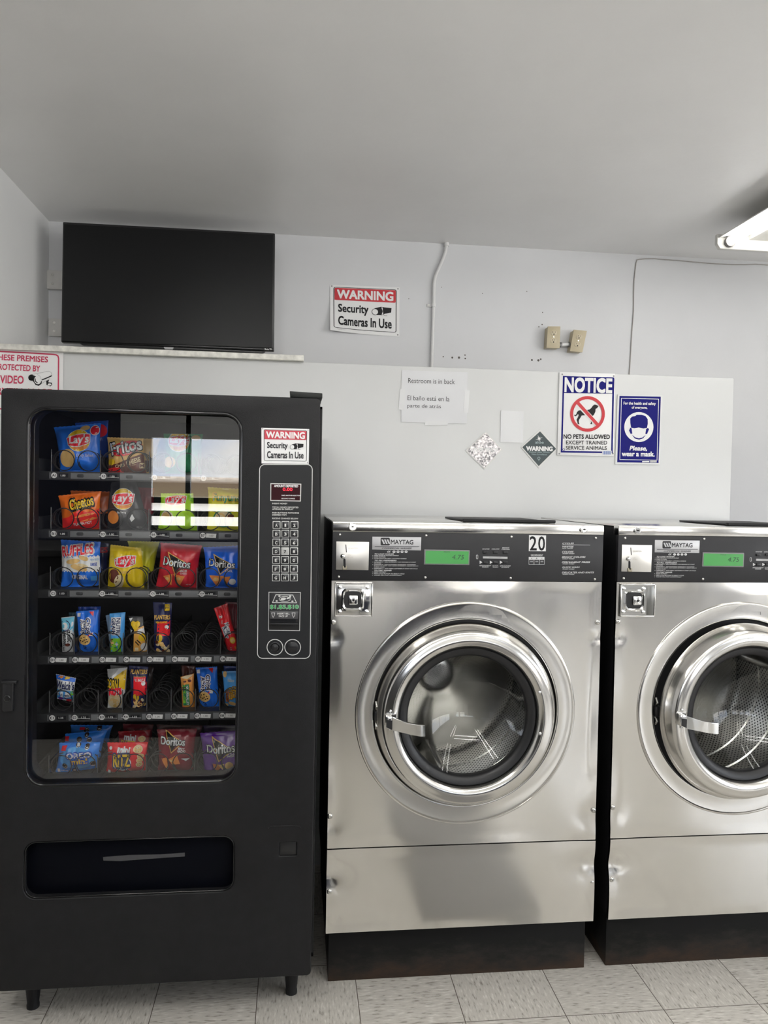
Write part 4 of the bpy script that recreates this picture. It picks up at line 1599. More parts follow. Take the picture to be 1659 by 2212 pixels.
# door handle with lock at the left edge
c9 = crop(0, 1280, 2.9625, VY)
mb = MB()
mb.prism([c9(*q, .012) for q in ((25, 562), (112, 560), (95, 575), (90, 740), (92, 755), (22, 757))], (0, .014, 0), M_blacks, .004)
mb.prism([c9(*q, .016) for q in ((22, 558), (118, 556), (118, 574), (24, 576))], (0, .018, 0), M_blacks, .002)
hv = mb.build('door_handle', door_v)
mb = MB()
p = c9(57, 670, .012)
mb.lathe([(.0095, .002), (.009, -.0025), (.0075, -.003), (.0065, -.0015), (.005, -.0015), (.0045, -.003), (0, -.003)], mat('dark_metal', (.12, .12, .12), .3, 1), p, 20)
mb.build('lock', hv)
mb = MB()
mb.prism([(-.131, -.10, 1.8135), (-.040, -.10, 1.8135), (-.040, -.10, 1.828), (-.135, -.10, 1.831)], (0, .16, 0), mat('hinge_green_black', (.012, .014, .013), .5, spec=.3), .002)
mb.build('top_hinge', vm)
for x in (-.862, -.102):
    for y in (-.005, .60):
        mb = MB()
        mb.lathe([(0, .118), (.030, .118), (.030, .106), (.026, .100), (.0165, .014), (.018, .010), (.018, .0), (0, .0)], M_blackp, (x, y, 0), 20, 'z')
        mb.build('leg', vm)

# keypad column
K = crop(540, 850, 3.689, VY)
M_line = mat('panel_line', (.62, .62, .60), .45)
mb = MB()
mb.prism([K(*q, .0012) for q in rrpts(75, 566, 495, 2110, 45, 6)], (0, .0011, 0), mat('panel_black', (.010, .0105, .012), .45, spec=.35))
kp = mb.build('control_column', door_v)
mb = MB()


def skewed(pts):
    return [(x - (y - 566) * .0115, y) for x, y in pts]


mb.flat(K, STROKE(skewed(rrpts(77, 566, 497, 2110, 42, 6)), 6, True), M_line, .0016)
mb.build('outline', kp)
mb = MB()
mb.prism([K(*q, .0035) for q in ((163, 715), (409, 719), (405, 861), (162, 856))], (0, .0025, 0), M_line, .0006)
mb.flat(K, PG((170, 722), (402, 726), (398, 853), (169, 849)), mat('display_maroon', (.03, .003, .006), .45, spec=.15), .0038)
ad = mb.build('amount_display', kp, label='dark red display in a white frame')
mb = MB()
mb.flat(K, T('AMOUNT DEPOSITED', 288, 738, 190, 17, rot=.6, bold=.05), M_white, .0042)
mb.flat(K, T('MAKE ANOTHER SELECTION', 327, 813, 148, 9, rot=.6, bold=.03), M_white, .0042)
mb.flat(K, T('USE EXACT CHANGE', 305, 837, 106, 9, rot=.6, bold=.03), M_white, .0042)
M_led = mat('led_red', (.6, .01, .02), .4, emit=(1, .02, .05), estr=1.6)
mb.flat(K, T('0.00', 300, 764, 76, 24, rot=1, bold=.02), M_led, .0042)
mb.build('lettering', ad)
mb = MB()
for s_, y, w in (('INSERT MONEY', 877, 120), ('TOTAL MONEY DEPOSITED', 907, 208), ('APPEARS IN DISPLAY', 922, 168), ('PUSH BUTTONS MATCHING', 951, 212), ('DESIRED ITEM', 967, 112), ('RECEIVE CHANGE BELOW', 996, 206)):
    mb.flat(K, T(s_, 178 + w / 2, y, w, 11.5, rot=.5, bold=.03), M_line, .0016)
mb.build('lettering', kp)
keys = ['A12', 'B34', 'C56', 'D78', 'E90', 'F*#', 'GHJ']
M_key = mat('key_black', (.03, .03, .032), .25)
for r_, row in enumerate(keys):
    for c_, ch in enumerate(row):
        cx, cy = 212 + c_ * 71 - r_ * .8, 1047 + r_ * 69.7
        mb = MB()
        worn = (ch in '7')
        mb.prism([K(x, y, .0030) for x, y in rrpts(cx - 31, cy - 30, cx + 31, cy + 30, 3, 2)], (0, .002, 0), M_line, .0004)
        mb.prism([K(x, y, .0042) for x, y in rrpts(cx - 26, cy - 25, cx + 26, cy + 25, 3, 2)], (0, .0014, 0), mat('key_worn', (.45, .45, .44), .35) if worn else M_key, .0005)
        k_ = mb.build('key', kp)
        mb = MB()
        mb.flat(K, T(ch, cx - 1, cy + 3, 18 if ch != '1' else 9, 23, bold=.03), M_black if worn else M_line, .0047)
        mb.build('character', k_)
# bill acceptor
mb = MB()
mb.flat(K, STROKE([(151, 1583), (403, 1585), (395, 1889), (148, 1886)], 5, True), M_line, .0016)
mb.prism([K(*q, .004) for q in ((157, 1589), (398, 1591), (391, 1884), (153, 1881))], (0, .003, 0), M_blacks, .001)
mb.prism([K(*q, .016) for q in ((160, 1727), (386, 1730), (381, 1792), (158, 1789))], (0, .014, 0), mat('bezel_grey', (.055, .055, .058), .35), .0015)
mb.prism([K(*q, .016) for q in ((155, 1822), (383, 1824), (382, 1838), (156, 1836))], (0, .014, 0), M_blacks, .001)
ba = mb.build('bill_acceptor', kp)
mb = MB()
mb.prism([K(*q, .0045) for q in ((168, 1792), (366, 1794), (364, 1820), (170, 1818))], (0, .002, 0), M_black)
mb.build('bill_slot', ba)
mb = MB()
grn = mat('bill_green', (.05, .42, .12), .4)
mb.flat(K, STROKE([(206, 1602), (341, 1604), (371, 1666), (180, 1664)], 5, True), M_line, .0046)
mb.flat(K, RING(277, 1636, 46, 22, 4, 24), M_line, .0046)
mb.flat(K, ELL(265, 1636, 22, 11, rot=-12), M_line, .0046)
mb.flat(K, ELL(308, 1628, 18, 6, rot=-18), M_line, .0048)
for q in ((235, 1613), (320, 1614), (213, 1652), (338, 1654)):
    mb.flat(K, ELL(*q, 9, 6, 12), M_line, .0046)
mb.flat(K, T('$1,$5,$10', 273, 1700, 226, 34, bold=.06), M_line, .0044)
mb.flat(K, T('$1,$5,$10', 273, 1700, 224, 32, bold=.035), grn, .0048)
mb.flat(K, T('INSERT BILL', 268, 1747, 98, 14, bold=.03), M_line, .0164)
mb.flat(K, T('FACE UP', 266, 1768, 70, 14, bold=.03), M_line, .0164)
for x in (186, 347):
    mb.flat(K, STROKE([(x - 12, 1741), (x + 13, 1741), (x + 9, 1762), (x, 1777), (x - 8, 1762)], 3.5, True), M_line, .0164)
mb.build('lettering', ba)
for nm, cx in (('coin_button', 199), ('coin_slot', 340)):
    mb = MB()
    mb.flat(K, RING(cx, 2021, 66, 65, 6), M_line, .0018)
    p = K(cx, 2021, .0012)
    if nm == 'coin_button':
        mb.lathe([(.0165, 0), (.0160, -.003), (.013, -.0035), (.0115, -.001), (.010, -.0006), (.0095, -.0042), (.007, -.0052), (0, -.0052)], M_blacks, p, 28)
    else:
        mb.lathe([(.0165, 0), (.0160, -.003), (.0145, -.004), (0, -.004)], M_blacks, p, 28)
        mb.box(p.x - .0115, p.x + .0115, p.y - .0048, p.y - .0036, p.z + .0005, p.z + .0028, M_black)
    mb.build(nm, kp)
# sticker on the door
c10 = crop(540, 740, 8.295, VY - .0005)
warning_sign(c10, [(205, 1526), (1062, 1551), (1052, 2176), (207, 2166)], 'small faded security camera sticker above the vending machine keypad', faded=True)

# trays with coils, posts and price tags
TRAY = dict(A=1.5755, B=1.4025, C=1.2245, D=1.026, E=.852, F=.655)
TY = .030
M_tray = mat('tray_charcoal', (.03, .031, .033), .42)
M_strip = mat('tray_strip', (.16, .165, .17), .38)
M_tag = mat('tag_white', (.72, .72, .70), .45)
M_coil = mat('coil_black', (.02, .02, .021), .28, spec=.6)
M_post = mat('post_grey', (.16, .16, .16), .3, .6)
COILR = .0305


def make_coil():
    mb = MB()
    n = 18
    turns = 7
    pts = []
    for k in range(n * turns + 1):
        a = 2 * math.pi * k / n + R(200)
        y = max(0, (k - n * .8)) / n * .040
        pts.append((COILR * math.sin(a), y, COILR * math.cos(a)))
    mb.tube(pts, .0016, M_coil, 6)
    return mb


coil0 = None
LAB = {'A': 521, 'B': 898, 'C': 1274, 'D': 424, 'E': 793, 'F': 1207}
PRICE = dict(A=['1.00'] * 4, B=['1.00'] * 4, C=['1.00'] * 4, F=['1.80'] * 4,
             D=['1.00', '1.00', '1.00', '1.25', '1.00', '1.25', '1.25', '1.25'], E=['1.25', '1.25', '1.25', '1.25', '1.00', '1.00', '1.00', '1.00'])
for row, zl in TRAY.items():
    mb = MB()
    mb.box(-.870, -.262, TY, .60, zl + .0095, zl + .0125, M_tray)
    mb.box(-.870, -.262, TY - .002, TY + .004, zl - .014, zl + .0125, M_tray, .001)
    mb.box(-.872, -.866, TY, .60, zl - .012, zl + .05, M_tray)
    tray = mb.build('tray', vm)
    mb = MB()
    mb.box(-.838, -.262, TY - .0034, TY - .0018, zl - .0095, zl + .0085, M_strip, .0006)
    stp = mb.build('tag_strip', tray)
    wide = row in 'ABCF'
    xs = [345, 660, 985, 1300] if wide else [345, 490, 665, 820, 970, 1130, 1280, 1440]
    for k, cx in enumerate(xs):
        px = cx / 2.9625
        base = P(px, 1100, TY - .0036)
        o_ = Vector((base.x, TY - .0036, zl))

        def tg(x, y, off=0, o_=o_):
            return o_ + Vector((x, -off, -y))
        mb = MB()
        mb.flat(tg, RECT(-.010, -.0095, .047, .0095), M_tray, .0002)
        mb.flat(tg, ELL(0, 0, .0084, .0084, 20), M_tag, .0006)
        num = row + str(2 * k + 1 if wide else k + 1)
        mb.flat(tg, T(num, 0, 0, .0105, .0070, bold=.03), M_black, .0010)
        if row == 'D' or (row == 'E' and k >= 4) or (row == 'B' and k == 3):
            mb.flat(tg, PG((.0105, -.0065), (.0405, -.0055), (.039, .0072), (.0085, .0062)), M_tag, .0007)
            mb.flat(tg, T(PRICE[row][k], .025, .0005, .0125, .0052), M_black, .0011)
        else:
            mb.flat(tg, RECT(.013, -.0062, .040, .0062), M_black, .0006)
            mb.flat(tg, T(PRICE[row][k], .0255, 0, .0135, .0055, bold=.02), M_tag, .0010)
            if k:
                mb.flat(tg, PG((-.013, .0008), (.045, .0030), (.045, .0042), (-.013, .0020)), M_tag, .0012)
        mb.build('price_tag', tray)
        if wide:
            mb = MB()
            q0 = tg(.075, 0)
            mb.prism([(q0.x + x, TY - .0042, q0.z + z) for x, z in rrpts(-.010, -.005, .010, .005, .004, 3)], (0, .001, 0), M_tray, .0003)
            mb.build('tag_clip', tray)
    for k in range(8):
        px = (405 + 157 * k) / 2.9625
        c = P(px, 1100, .048)
        loc = Vector((c.x, .048, zl + .0455))
        if coil0 is None:
            coil0 = make_coil().build('coil', tray, 60, origin=None)
            o = coil0
        else:
            o = coil0.copy()
            COL.objects.link(o)
            o.parent = tray
            o.matrix_parent_inverse = Matrix()
        o.location = loc
    for k in range(0, 9, 2 if wide else 1):
        px = (324 + 157 * k) / 2.9625
        c = P(px, 1100, .04)
        mb = MB()
        mb.box(c.x - .0006, c.x + .0006, .045, .50, zl + .0125, zl + .060, mat('divider_smoke', (.03, .03, .032), .25), 0)
        mb.tube([(c.x, .043, zl + .012), (c.x, .043, zl + .078)], .0016, M_post, 6)
        mb.build('divider', tray)

# ------------------------------------------------------------------ snacks
FOIL = dict(rough=.24, spec=.6)


def fo(name, rgb, rough=.24):
    return mat('foil_' + name, tuple(c * min(1.6, .82 / max(lin3(*rgb))) + .003 for c in lin3(*rgb)), rough, spec=.6)


YEL = fo('yellow', (238, 196, 20)); REDR = fo('ribbon_red', (190, 20, 38)); WHT = fo('white', (232, 233, 232)); BLK = fo('black', (16, 16, 17))
TAN = fo('chip_tan', (216, 178, 112), .5); ORG = fo('chip_orange', (214, 128, 52), .5); BRN = fo('brown', (84, 36, 24)); DRK = fo('cocoa', (38, 24, 20))
GRN = fo('green', (110, 170, 40)); NVY = fo('navy', (24, 30, 74)); GOLD = fo('gold', (205, 165, 84)); CREAM = fo('cream', (232, 214, 170), .4)


def snack(name, label, cat, zoom, y, quad, base, body=(), logo=(), puff=.02, pinch=.07, group='snacks in the vending machine', seed=None, crimp=True):
    mp = crop(0, 850 if zoom == 1 else 1280, 2.9625, y)
    tl, tr, br, bl = [Vector(q) for q in quad]
    sd = seed if seed is not None else quad[0][0] * .013 + quad[0][1] * .007

    def sv(v):
        return max(0.0, math.sin(math.pi * min(1, max(0, v)))) ** .55

    def wfac(v):
        return 1 - pinch * sv(v)

    def surf(u, v, off=0, back=False):
        ub = .5 + (u - .5) * wfac(v)
        q = (tl * (1 - ub) + tr * ub) * (1 - v) + (bl * (1 - ub) + br * ub) * v
        uu, vv = min(1, max(0, u)), min(1, max(0, v))
        a = (1 - abs(2 * uu - 1) ** 2.4)
        vb = min(1, max(0, (vv - .045) / .91))
        b = (1 - abs(2 * vb - 1) ** 3.0)
        sh = max(0, a) ** .75 * max(0, b) ** .8
        h = puff * sh
        wr = noise.noise((uu * 4.2 + sd, vv * 3.1, sd)) * .34 * puff + noise.noise((uu * 11 + sd, vv * 4, 3.3 + sd)) * .20 * puff
        edge = math.exp(-min(vv, 1 - vv) / .12)
        wr += math.sin(uu * 26 + 5 * noise.noise((uu * 3, sd, 0))) * .09 * puff * edge
        h += wr * min(1, sh * 2.2 + .12)
        p = mp(q.x, q.y)
        return p + Vector((0, (h * .8 if back else -h) - off, 0))
    nu, nv = 22, 26
    vs, fs = [], []
    for s_ in (False, True):
        for j in range(nv + 1):
            for i in range(nu + 1):
                p = surf(i / nu, j / nv, 0, s_)
                if crimp and j in (0, nv):
                    p.z += (.0012 if i % 2 else -.0004) * (1 if j == 0 else -1)
                p.y += .0012 if s_ else 0
                vs.append(p)
    N = (nu + 1) * (nv + 1)
    for o_ in (0, N):
        for j in range(nv):
            for i in range(nu):
                a = o_ + j * (nu + 1) + i
                f = (a, a + 1, a + nu + 2, a + nu + 1)
                fs.append(f if o_ == 0 else f[::-1])
    loop = list(range(nu + 1)) + [j * (nu + 1) + nu for j in range(1, nv + 1)] + [nv * (nu + 1) + i for i in range(nu - 1, -1, -1)] + [j * (nu + 1) for j in range(nv - 1, 0, -1)]
    for k in range(len(loop)):
        a, b = loop[k], loop[(k + 1) % len(loop)]
        fs.append((a, a + N, b + N, b))

    def mq(x, y_, off=0):
        # inverse of the bilinear quad
        u, v = .5, .5
        t = Vector((x, y_))
        for _ in range(6):
            f_ = (tl * (1 - u) + tr * u) * (1 - v) + (bl * (1 - u) + br * u) * v - t
            du = (tr - tl) * (1 - v) + (br - bl) * v
            dv = (bl * (1 - u) + br * u) - (tl * (1 - u) + tr * u)
            det = du.x * dv.y - du.y * dv.x
            u -= (f_.x * dv.y - f_.y * dv.x) / det
            v -= (du.x * f_.y - du.y * f_.x) / det
        v = min(1, max(0, v))
        u = .5 + (u - .5) / wfac(v)
        return surf(min(.995, max(.005, u)), v, off)
    mb = MB()
    mb.add(vs, fs, base)
    k = 0
    for m, polys in body:
        k += 1
        mb.flat(mq, polys, m, .0009 + .00025 * k, 22)
    o = tag(mb.build(name, smooth=50), label, cat, group)
    if logo:
        mb = MB()
        for m, polys in logo:
            k += 1
            mb.flat(mq, polys, m, .0009 + .00025 * k, 22)
        mb.build('logo', o, 0)
    return o


def ribbon(cx, cy, w, h, rot=0):
    pts = []
    for k in range(13):
        u = k / 12 * 2 - 1
        pts.append((u * w / 2, -h / 2 + (u * u) * h * .16 - .10 * h * u))
    for k in range(13):
        u = 1 - k / 12 * 2
        pts.append((u * w / 2 * (1 - .06), h / 2 - (u * u) * h * .22 - .06 * h * u))
    s, c = math.sin(R(rot)), math.cos(R(rot))
    return PG(*[(cx + x * c - y * s, cy + x * s + y * c) for x, y in pts])


def round_badge(cx, cy, r, w, h, rot=-4, disc=True):
    out = []
    if disc:
        out += [(WHT, ELL(cx, cy, r * 1.05, r * 1.05)), (YEL, ELL(cx, cy, r, r)), (ORG, ELL(cx + r * .1, cy + r * .62, r * .72, r * .26))]
    out += [(WHT, ribbon(cx, cy, w * 1.06, h * 1.14, rot)), (REDR, ribbon(cx, cy, w, h, rot)), (WHT, T("Lay's", cx + 2, cy - 1, w * .84, h * .92, rot=rot, bold=.035, shear=.15))]
    return out


def tri_logo(cx, cy, w, h, sx, sy, rot=2, gold=True):
    out = [(BLK, PG((cx - w * .30, cy - h * 1.15), (cx + w * .30, cy - h * .1), (cx - w * .05, cy + h * 1.3))),
           (GOLD, STROKE([(cx - w * .32, cy - h * 1.3), (cx + w * .42, cy + h * .15), (cx - w * .06, cy + h * 1.5)], 5, True)),
           (BLK, T('Doritos', cx, cy, w, h, rot=rot, bold=.07)), (WHT, T('Doritos', cx, cy, w, h, rot=rot, bold=.03))]
    return out


def chips(*cs):
    return [(m, ELL(x, y, rx, ry, 20, r)) for x, y, rx, ry, r, m in cs]


YF, YB, YC = .085, .150, .215
CH = 'chip bag'
BLUE = fo('blue', (24, 98, 196)); BLUED = fo('deep_blue', (16, 62, 150)); LIME = fo('lime', (158, 205, 48)); OLIVE = fo('olive_yellow', (190, 186, 40)); CHEETO = fo('orange', (232, 112, 24)); FLAME = fo('flame_red', (196, 30, 28))
CHAR = fo('charcoal', (44, 44, 46)); DRED = fo('red', (166, 24, 38)); MAROON = fo('maroon', (108, 20, 34)); PURP = fo('purple', (78, 30, 120)); CORN = fo('corn_tan', (206, 168, 98)); LYEL = fo('bright_yellow', (240, 208, 24)); SKYB = fo('sky_blue', (70, 150, 214)); TEAL = fo('teal', (88, 158, 180))
GREENB = fo('bag_green', (26, 110, 70)); RED = fo('pack_red', (200, 24, 34)); WGREY = fo('pack_grey', (150, 150, 148))

# shelf A (top)
snack('chip_bag', 'dark blue chip bag half hidden behind the blue bag on the top shelf, left', CH, 1, YB, [(480, 190), (695, 172), (700, 500), (470, 505)], BLUED, chips((650, 240, 38, 42, 0, REDR)), puff=.018)
snack('chip_bag', 'bright blue chip bag with yellow and red round badge, first on the top shelf', CH, 1, YF, [(343, 218), (648, 190), (650, 505), (383, 503)], BLUE,
      chips((445, 415, 52, 58, 10, TAN), (550, 222, 30, 17, -8, TAN), (612, 236, 30, 34, 0, WHT), (612, 236, 26, 30, 0, REDR)) + [(WHT, TL('Lightly Salted', 505, 388, 600, 412, shear=.2))],
      round_badge(517, 303, 68, 142, 72, -5), puff=.024)
snack('chip_bag', 'tan corn chip bag behind the brown and tan corn chip bag on the top shelf', CH, 1, YB, [(760, 285), (1025, 292), (985, 510), (800, 510)], CORN, [(BRN, RECT(805, 430, 980, 500))], puff=.015)
snack('chip_bag', 'tan and brown corn chip bag with red oval on the top shelf', CH, 1, YF, [(684, 280), (918, 290), (945, 525), (690, 520)], CORN,
      [(BRN, PG((694, 462), (760, 450), (850, 410), (935, 380), (942, 518), (696, 515))), (FLAME, PG((696, 482), (760, 470), (795, 490), (796, 514), (697, 512))), (YEL, ELL(720, 440, 26, 20)), (CREAM, T('CHILI', 775, 463, 60, 18, rot=-10, bold=.03)), (CREAM, T('CHEESE', 860, 435, 90, 28, rot=-18, bold=.04)), (CREAM, T('corn chips', 850, 462, 60, 9, rot=-14)), (CREAM, RECT(900, 445, 928, 480)), (BRN, RECT(903, 448, 925, 477))],
      [(REDR, ELL(815, 352, 100, 46, 30, -14)), (BLK, T('Fritos', 812, 340, 196, 82, rot=-12, bold=.065)), (WHT, T('Fritos', 812, 340, 192, 78, rot=-12, bold=.03)), (WHT, T('CORN CHIPS', 850, 380, 90, 9, rot=-14))], puff=.020)
snack('chip_bag', 'green chip bag with red ribbon badge, third on the top shelf behind the window reflection', CH, 1, YF, [(1045, 258), (1300, 262), (1290, 520), (1050, 522)], GREENB,
      chips((1255, 285, 28, 18, 0, TAN), (1090, 440, 40, 34, 0, TAN)), round_badge(1150, 305, 68, 132, 62, 4), puff=.022)
# shelf B
snack('snack_bag', 'orange cheese puff bag behind the front one on the second shelf, left', CH, 1, YB, [(450, 622), (735, 630), (715, 860), (450, 860)], CHEETO, puff=.015)
snack('snack_bag', 'orange and red cheese puff bag with yellow lettering, first on the second shelf', CH, 1, YF, [(372, 655), (648, 626), (646, 868), (398, 882)], CHEETO,
      [(FLAME, PG((404, 800), (450, 790), (520, 745), (570, 760), (646, 735), (645, 862), (402, 874))), (ORG, PG((470, 800), (540, 770), (620, 760), (600, 775), (530, 790))), (ORG, PG((520, 820), (600, 790), (635, 795), (590, 810))), (WHT, T('FLAMIN HOT', 540, 830, 110, 16, rot=-8, bold=.03)), (YEL, T('crunchy', 545, 735, 80, 18, rot=-12, bold=.03))],
      [(BLK, T('Cheetos', 530, 698, 152, 70, rot=-14, bold=.12)), (YEL, T('Cheetos', 530, 698, 146, 64, rot=-14, bold=.035))], puff=.022)
snack('chip_bag', 'dark red bag behind the black chip bag on the second shelf', CH, 1, YB, [(850, 600), (990, 606), (985, 870), (850, 870)], MAROON, puff=.015)
snack('chip_bag', 'black chip bag with yellow and red round badge and orange chip, second shelf', CH, 1, YF, [(712, 570), (868, 560), (945, 878), (690, 875)], CHAR,
      [(ORG, ELL(732, 790, 38, 42))] + [(WHT, T('bbq', 790, 762, 50, 16, bold=.02)), (WHT, PG((838, 800), (855, 770), (870, 800), (850, 820))), (WHT, T('28.3 g', 895, 855, 35, 9))], round_badge(797, 675, 66, 138, 70, 2), puff=.024, pinch=-.10)
snack('chip_bag', 'lime green chip bag with red ribbon badge, third on the second shelf', CH, 1, YF, [(1028, 640), (1238, 640), (1272, 886), (1002, 888)], LIME,
      chips((1075, 795, 42, 48, 0, WHT), (1075, 795, 37, 43, 0, TAN)) + [(GRN, PG((1200, 650), (1235, 650), (1240, 700), (1210, 680))), (WHT, T('LIMON', 1150, 790, 60, 16, bold=.02))], round_badge(1128, 685, 58, 132, 60, 0, False), puff=.024, pinch=.08)
snack('snack_bag', 'yellow green onion ring bag at the right end of the second shelf', CH, 1, YF, [(1328, 600), (1575, 615), (1570, 888), (1322, 872)], OLIVE,
      [(GREENB, ELL(1432, 800, 66, 56)), (CREAM, ELL(1432, 800, 58, 48)), (TAN, RING(1415, 790, 30, 26, 12, 20)), (TAN, RING(1455, 812, 30, 26, 12, 20)), (BRN, ELL(1480, 785, 20, 14))],
      [(YEL, T('Funyuns', 1450, 672, 170, 62, rot=2, bold=.10)), (GREENB, T('Funyuns', 1450, 672, 164, 56, rot=2, bold=.05))], puff=.02)
# shelf C
snack('chip_bag', 'dark blue bag behind the ridged chip bag on the third shelf', CH, 1, YB, [(470, 940), (700, 960), (690, 1220), (470, 1225)], NVY, [(REDR, T('ES', 668, 1000, 40, 32, bold=.05))], puff=.015)
wavep = [(388, 1062)] + [(390 + k * 10, 1048 + (4 if k % 2 else -6) - k * .4) for k in range(27)] + [(655, 1135)] + [(652 - k * 10, 1135 + (5 if k % 2 else -5)) for k in range(27)]
snack('chip_bag', 'blue and white ridged chip bag with red lettering, first on the third shelf', CH, 1, YF, [(388, 936), (645, 950), (655, 1225), (386, 1250)], BLUE,
      [(WHT, PG(*wavep)), (TAN, ELL(548, 1048, 32, 16, 20, 25)), (TAN, ELL(480, 1070, 46, 16, 20, -8)), (TAN, ELL(520, 1110, 55, 20, 20, 14)), (CREAM, ELL(540, 1095, 40, 10, 20, 12)), (SKYB, T('NEW SIZE', 612, 1060, 45, 12)), (BLUED, T('LARGE', 608, 1090, 34, 20, bold=.03)), (WHT, T('ORIGINAL', 522, 1170, 100, 26, rot=1, bold=.05)), (SKYB, RECT(590, 1165, 632, 1195))],
      [(WHT, T('RUFFLES', 505, 1000, 204, 64, rot=-6, bold=.10)), (REDR, T('RUFFLES', 505, 1000, 198, 60, rot=-6, bold=.05))], puff=.024)
snack('chip_bag', 'shaded yellow chip bag behind the bright yellow one on the third shelf', CH, 1, YB, [(815, 945), (1022, 950), (965, 1240), (870, 1240)], OLIVE, puff=.02)  # olive foil carries the shade on this rear bag
snack('chip_bag', 'bright yellow chip bag with red ribbon badge on the third shelf', CH, 1, YF, [(708, 968), (902, 990), (922, 1250), (690, 1250)], LYEL,
      [(BRN, ELL(738, 1165, 36, 45)), (CREAM, ELL(770, 1200, 30, 48, 24, 20)), (LYEL, PG((690, 1190), (740, 1215), (745, 1245), (700, 1225))), (TAN, T('Classic', 808, 1135, 80, 24, bold=.01))], round_badge(810, 1072, 62, 134, 66, -3, False), puff=.024, pinch=-.03)
snack('chip_bag', 'red tortilla chip bag with white lettering, third on the third shelf', CH, 1, YF, [(1025, 955), (1295, 975), (1268, 1258), (988, 1256)], DRED,
      [(ORG, PG((1050, 1165), (1110, 1150), (1100, 1225))), (ORG, PG((1115, 1150), (1190, 1165), (1150, 1235))), (TAN, ELL(1075, 1180, 12, 10)), (TAN, ELL(1150, 1180, 14, 10)), (WHT, T('NACHO', 1180, 1130, 44, 14, rot=4, bold=.03)), (WHT, T('CHEESE', 1182, 1146, 40, 11, rot=4)), (WHT, PG((990, 1248), (1266, 1250), (1267, 1256), (989, 1254))), (WHT, T('NET WT', 1210, 1220, 30, 8))], tri_logo(1138, 1078, 172, 50, 0, 0, 8), puff=.024, pinch=.10)
snack('chip_bag', 'royal blue tortilla chip bag with white lettering at the right end of the third shelf', CH, 1, YF, [(1300, 985), (1580, 972), (1580, 1255), (1312, 1242)], fo('royal', (18, 84, 190)),
      [(ORG, PG((1342, 1160), (1440, 1162), (1390, 1235))), (ORG, PG((1430, 1170), (1480, 1165), (1455, 1220))), (TAN, ELL(1385, 1185, 18, 12)), (WHT, T('COOL', 1470, 1130, 46, 14, rot=4, bold=.03)), (WHT, ELL(1490, 1200, 22, 20, 16))], tri_logo(1424, 1085, 164, 44, 0, 0, 5), puff=.024)
# shelf D
CB = 'snack bar'
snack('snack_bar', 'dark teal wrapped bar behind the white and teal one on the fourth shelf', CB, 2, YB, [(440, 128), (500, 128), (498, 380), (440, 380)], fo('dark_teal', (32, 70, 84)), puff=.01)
snack('snack_bar', 'narrow white and teal wrapped bar, first on the fourth shelf', CB, 2, YF, [(392, 162), (478, 152), (470, 396), (398, 397)], WHT,
      [(TEAL, PG((394, 164), (477, 155), (474, 250), (440, 225), (398, 262))), (NVY, RING(420, 210, 36, 34, 5, 20)), (WHT, ELL(420, 212, 19, 22)), (TEAL, PG((398, 380), (470, 380), (470, 394), (399, 394))), (BRN, ELL(440, 330, 14, 10)), (BLK, T('PUFFS', 412, 350, 40, 12, rot=90, bold=.03))],
      [(BLK, T('CLASSIC', 448, 275, 76, 18, rot=88, bold=.04)), (BLK, T('MELEOS', 420, 290, 74, 18, rot=88, bold=.04))], puff=.012)
CK = 'cookie pack'
for nm, q, z, lab, seed in (('a', [(500, 92), (645, 90), (640, 385), (515, 385)], YB, 'blue cookie pack peeking out behind the front one on the fourth shelf', 1),):
    snack('cookie_pack', lab, CK, 2, z, q, BLUED, [(WHT, RECT(610, 130, 628, 185))], puff=.014)


def cookie_front(dx, dy, sc=1, rot=82):
    f = lambda x, y: (540 + dx + (x - 550) * sc, 240 + dy + (y - 240) * sc)
    body = [(WHT, PG(*[f(*q) for q in ((497, 132), (518, 130), (520, 152), (498, 154))])), (RED, PG(*[f(*q) for q in ((572, 122), (602, 120), (600, 150))])),
            (TAN, ELL(*f(548, 296), 40 * sc, 34 * sc, 24, 10)), (CORN, ELL(*f(548, 296), 32 * sc, 27 * sc, 24, 10))]
    for a, b in ((530, 285), (548, 280), (565, 292), (540, 305), (558, 310), (526, 300), (550, 296), (570, 306)):
        body.append((DRK, ELL(*f(a, b), 5 * sc, 4 * sc, 8)))
    for a, b in ((545, 335), (560, 342), (552, 350)):
        body.append((DRK, ELL(*f(a, b), 6 * sc, 3 * sc, 8, 30)))
    logo = []
    for m, bo in ((WHT, .14), (NVY, .04)):
        logo += [(m, T('Chips', *f(572, 205), 92 * sc, 34 * sc, rot=rot, bold=bo)), (m, T('Ahoy', *f(540, 214), 92 * sc, 34 * sc, rot=rot, bold=bo))]
    logo += [(WHT, PG(*[f(*q) for q in ((582, 250), (606, 248), (604, 272), (582, 268))])), (RED, PG(*[f(*q) for q in ((585, 254), (602, 251), (600, 262), (586, 262))])), (RED, ELL(*f(580, 266), 5, 5, 8))]
    return body, logo


